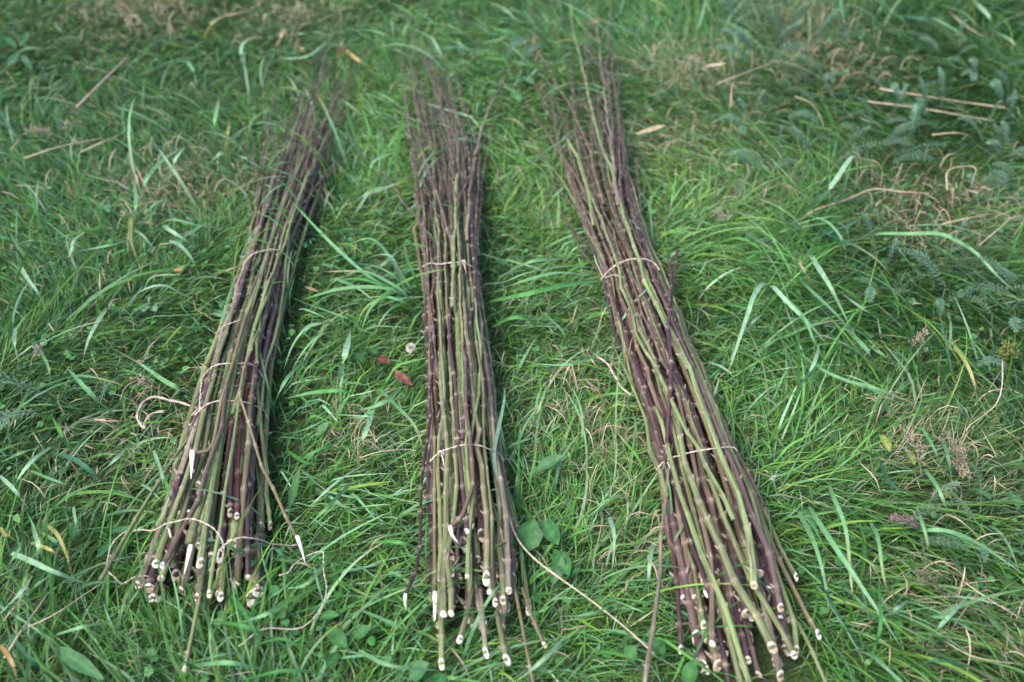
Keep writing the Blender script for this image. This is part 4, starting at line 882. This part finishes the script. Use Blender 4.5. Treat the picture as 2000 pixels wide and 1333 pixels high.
stalk('pinkish twig left of the left bundle pointing at the string loop',[(185,820),(215,823),(250,823)],6,(.40,.26,.16))
stalk('thin stalk poking out left of the upper left bundle',[(478,517),(445,528),(425,535),(420,545)],4.5,(.38,.28,.22))
stalk('dry bent stalk left of the middle bundle lower tie',[(703,895),(745,882),(810,879),(803,893)],3.5,(.46,.38,.28))
stalk('stiff straw in the lower right corner grass',[(1838,1248),(1901,1283),(1999,1299)],4.5,(.42,.33,.26))
stalk('straw running into the right frame edge near the bottom',[(1880,1135),(1930,1170),(2000,1212)],4.5,(.46,.37,.30))
stalk('brown stalk slanting through the top of the right-hand weeds',[(1400,165),(1450,145),(1530,115)],4,(.36,.28,.20))
def seed_head(label, base, tip, n=26, col=(.36,.29,.22), spread=.035):
    col=tuple(np.array(col)*np.array([.66,.70,.66]))
    p0,p1=P(*base,.05),P(*tip,.075); root=empty('dry_seed_head',P(*base,0),label,'seed head','dry grass seed heads'); off=-Vector(root.location)
    p,s=smooth_path([p0,(p0+p1)/2+[0,0,.012],p1],.008); mb=MB(); tube(mb,p,np.linspace(.0011,.0005,len(p)),np.array(col)*.9,k=4); o=mb.build('seed_stalk',M_DRY,root); o.location=off
    mb=MB(); d=(p1-p0)/np.linalg.norm(p1-p0)
    for i in range(n):
        u=rng.uniform(.30,1); q=np.array([np.interp(u*s[-1],s,p[:,k]) for k in range(3)])
        w=rng.normal(0,1,3); w[2]=abs(w[2])*.5; w=w/np.linalg.norm(w)*rng.uniform(.3,1)*spread*(1.25-u)+d*rng.uniform(.005,.02)
        e_=q+w; tube(mb,[q,q+w*.5+[0,0,.002],e_],[.0004,.0004,.0003],np.array(col)*.9,k=3)
        for k in range(4):
            a=e_-w*rng.uniform(0,.45)+rng.normal(0,.0018,3); dd=d*rng.uniform(.6,1)+rng.normal(0,.35,3); dd/=np.linalg.norm(dd); l=rng.uniform(.004,.007)
            tube(mb,[a,a+dd*l*.45,a+dd*l],[.0004,.0012,.0002],np.array(col)*rng.uniform(.8,1.4),k=4)
    o=mb.build('spikelets',M_DRY,root); o.location=off
seed_head('fluffy dry seed head on the right, left one of the pair',(1800,930),(1775,860),22)
seed_head('fluffy dry seed head on the right, largest, drooping beside yellow leaves',(1835,830),(1880,925),40)
seed_head('dry seed head on the right above the white hanging stalk',(1790,700),(1800,660),16)
seed_head('dry seed head lying at the upper left by the long low stalk',(115,280),(68,262),24,(.42,.35,.28))
seed_head('dark thin seed head in the lower right grass',(1850,1180),(1795,1120),18,(.20,.18,.12))
seed_head('purplish narrow seed spike in the lower right grass',(1806,1043),(1752,1020),34,(.26,.18,.19),.008)
seed_head('small dry seed head left of the left bundle near the string loop',(320,770),(275,752),14,(.40,.34,.26))
seed_head('tiny pale seed head on the left edge',(60,720),(78,690),10,(.40,.36,.30))
seed_head('thin seed head in the upper right grass behind the weeds',(1540,120),(1590,100),16,(.36,.30,.24))
seed_head('dry seed head right of the upper right bundle',(1425,440),(1400,425),18,(.42,.36,.30))
seed_head('faded seed head at right among the drooping blades',(1740,420),(1800,480),22,(.38,.32,.22))
seed_head('pale seed head by the dry stalks at the top left',(170,245),(130,250),14,(.42,.34,.28))
# greenish umbel on the right
seed_head('greenish feathery umbel on top of the white hanging stalk',(1958,715),(1965,690),36,(.22,.26,.08),.03)

# ------------------------------------------------------------------ blue-green feathery weeds (whorled leaflets), repeats of four sprigs
def sprig_mesh(i, length, whorls, leaf_l, per):
    mb=MB(); s=np.linspace(0,1,whorls+2); arch=.35*length
    P_=np.c_[.12*length*np.sin(s*2+i),length*s*.92,arch*np.sin(s*1.9)]
    tube(mb,P_,np.linspace(.0012,.0005,len(P_)),np.array([.13,.17,.075]),k=4)
    col=np.array([.145,.265,.180])
    T=np.gradient(P_,axis=0)
    for k in range(1,len(P_)):
        t_=T[k]/np.linalg.norm(T[k]); a=np.cross(t_,[0,0,1.]); a/=np.linalg.norm(a); b_=np.cross(a,t_)
        l=leaf_l*(1.15-.6*abs(s[k]-.55)/.55)*rng.uniform(.85,1.15)
        for j in range(per):
            th=2*math.pi*(j+.5*(k%2))/per; d=math.cos(th)*a+math.sin(th)*b_+t_*.55; d/=np.linalg.norm(d); w=np.cross(d,t_); w/=np.linalg.norm(w)+1e-9
            q=P_[k]; hw=l*.12
            mb.add([q,q+d*l*.5+w*hw,q+d*l-[0,0,l*.15],q+d*l*.5-w*hw],[(0,1,2,3)],col*rng.uniform(.8,1.3))
    me=mb.mesh('sprig'); me.materials.append(M_GRASS); return me
SPR=[sprig_mesh(i,l,n,ll,p_) for i,(l,n,ll,p_) in enumerate(((.10,11,.013,7),(.13,13,.014,7),(.08,9,.011,8),(.11,16,.009,6)))]
fern=[sprig_mesh(i,l,22,.017,4) for i,l in enumerate((.15,.13))]
def feather_weed(px, n, label, size=1.0, meshes=SPR, name='feathery_weed'):
    p=P(*px,0); p[2]=gz(p[0],p[1])+.015; r=empty(name,p,label,'weed','blue-green feathery weeds')
    for i in range(n):
        o=bpy.data.objects.new('sprig',meshes[int(rng.integers(len(meshes)))]); COL.objects.link(o); o.parent=r
        a=rng.uniform(0,6.28); q=rng.uniform(0,.05)*size
        o.location=(q*math.cos(a),q*math.sin(a),rng.uniform(.03,.06)); o.rotation_euler=(rng.uniform(.05,.5),rng.uniform(-.3,.3),a-math.pi/2+rng.normal(0,.5)); o.scale=[size*rng.uniform(.8,1.15)]*3
FW=[((1800,270),6,'feathery blue-green weed below the two pale stalks, nearest them'),((1850,150),5,'feathery weed above the upper pale stalk'),((1900,190),5,'feathery weed between the ends of the two pale stalks'),((1960,235),5,'feathery weed at the right end of the lower pale stalk'),
 ((1720,290),4,'feathery weed left of the short arched stalk'),((1610,190),4,'feathery weed beside the thin yellow stalk'),((1500,380),5,'feathery weed left of the tan bent stalk start'),((1545,340),5,'feathery weed above the tan bent stalk'),((1600,370),4,'feathery weed beneath the folded pale blade'),
 ((1690,330),5,'feathery weed under the tip of the folded pale blade'),((1950,340),6,'feathery weed right of the square-bent stalk'),((1900,390),5,'feathery weed under the square-bent stalk'),((1970,395),5,'feathery weed on the far right edge by the slanting grey stalk'),((1900,300),5,'feathery weed above the square-bent stalk'),
 ((1700,610),5,'feathery weed among the drooping blades, middle right'),((1790,560),5,'feathery weed below the drooping blades'),((1840,625),5,'feathery weed on the right between drooping blades and umbel'),((1950,690),6,'feathery weed surrounding the greenish umbel'),((1985,760),4,'feathery weed right of the curved white stalk'),((1975,600),5,'feathery weed on the far right edge at mid height'),
 ((1460,300),4,'feathery weed right of the upper right bundle'),((1730,1080),3,'small feathery weed in the lower right grass'),((1900,1090),4,'feathery weed near the lower right frame edge'),((1760,230),4,'feathery weed beneath the left end of the lower pale stalk'),((1620,290),4,'feathery weed in the upper right behind the folded blade')]
for px,n,lab in FW: feather_weed(px,n,lab,.82)
for px,n,lab in (((1475,150),5,'dark fern-like yarrow tuft at the top right of the bundles'),((1510,110),5,'tall fern-like yarrow tuft behind the dark yarrow tuft'),((1560,130),4,'fern-like yarrow tuft at right of the yarrow pair'),((1440,60),4,'fern-like yarrow tuft at the top edge right of the bundles'),((1735,345),3,'single fern-like yarrow fronds beside the folded pale blade'),((1000,160),2,'fern-like fronds between the middle and right bundle tips'),((150,870),2,'small fern-like leaf left of the left bundle')):
    feather_weed(px,n,lab,.95,fern,'yarrow_plant')
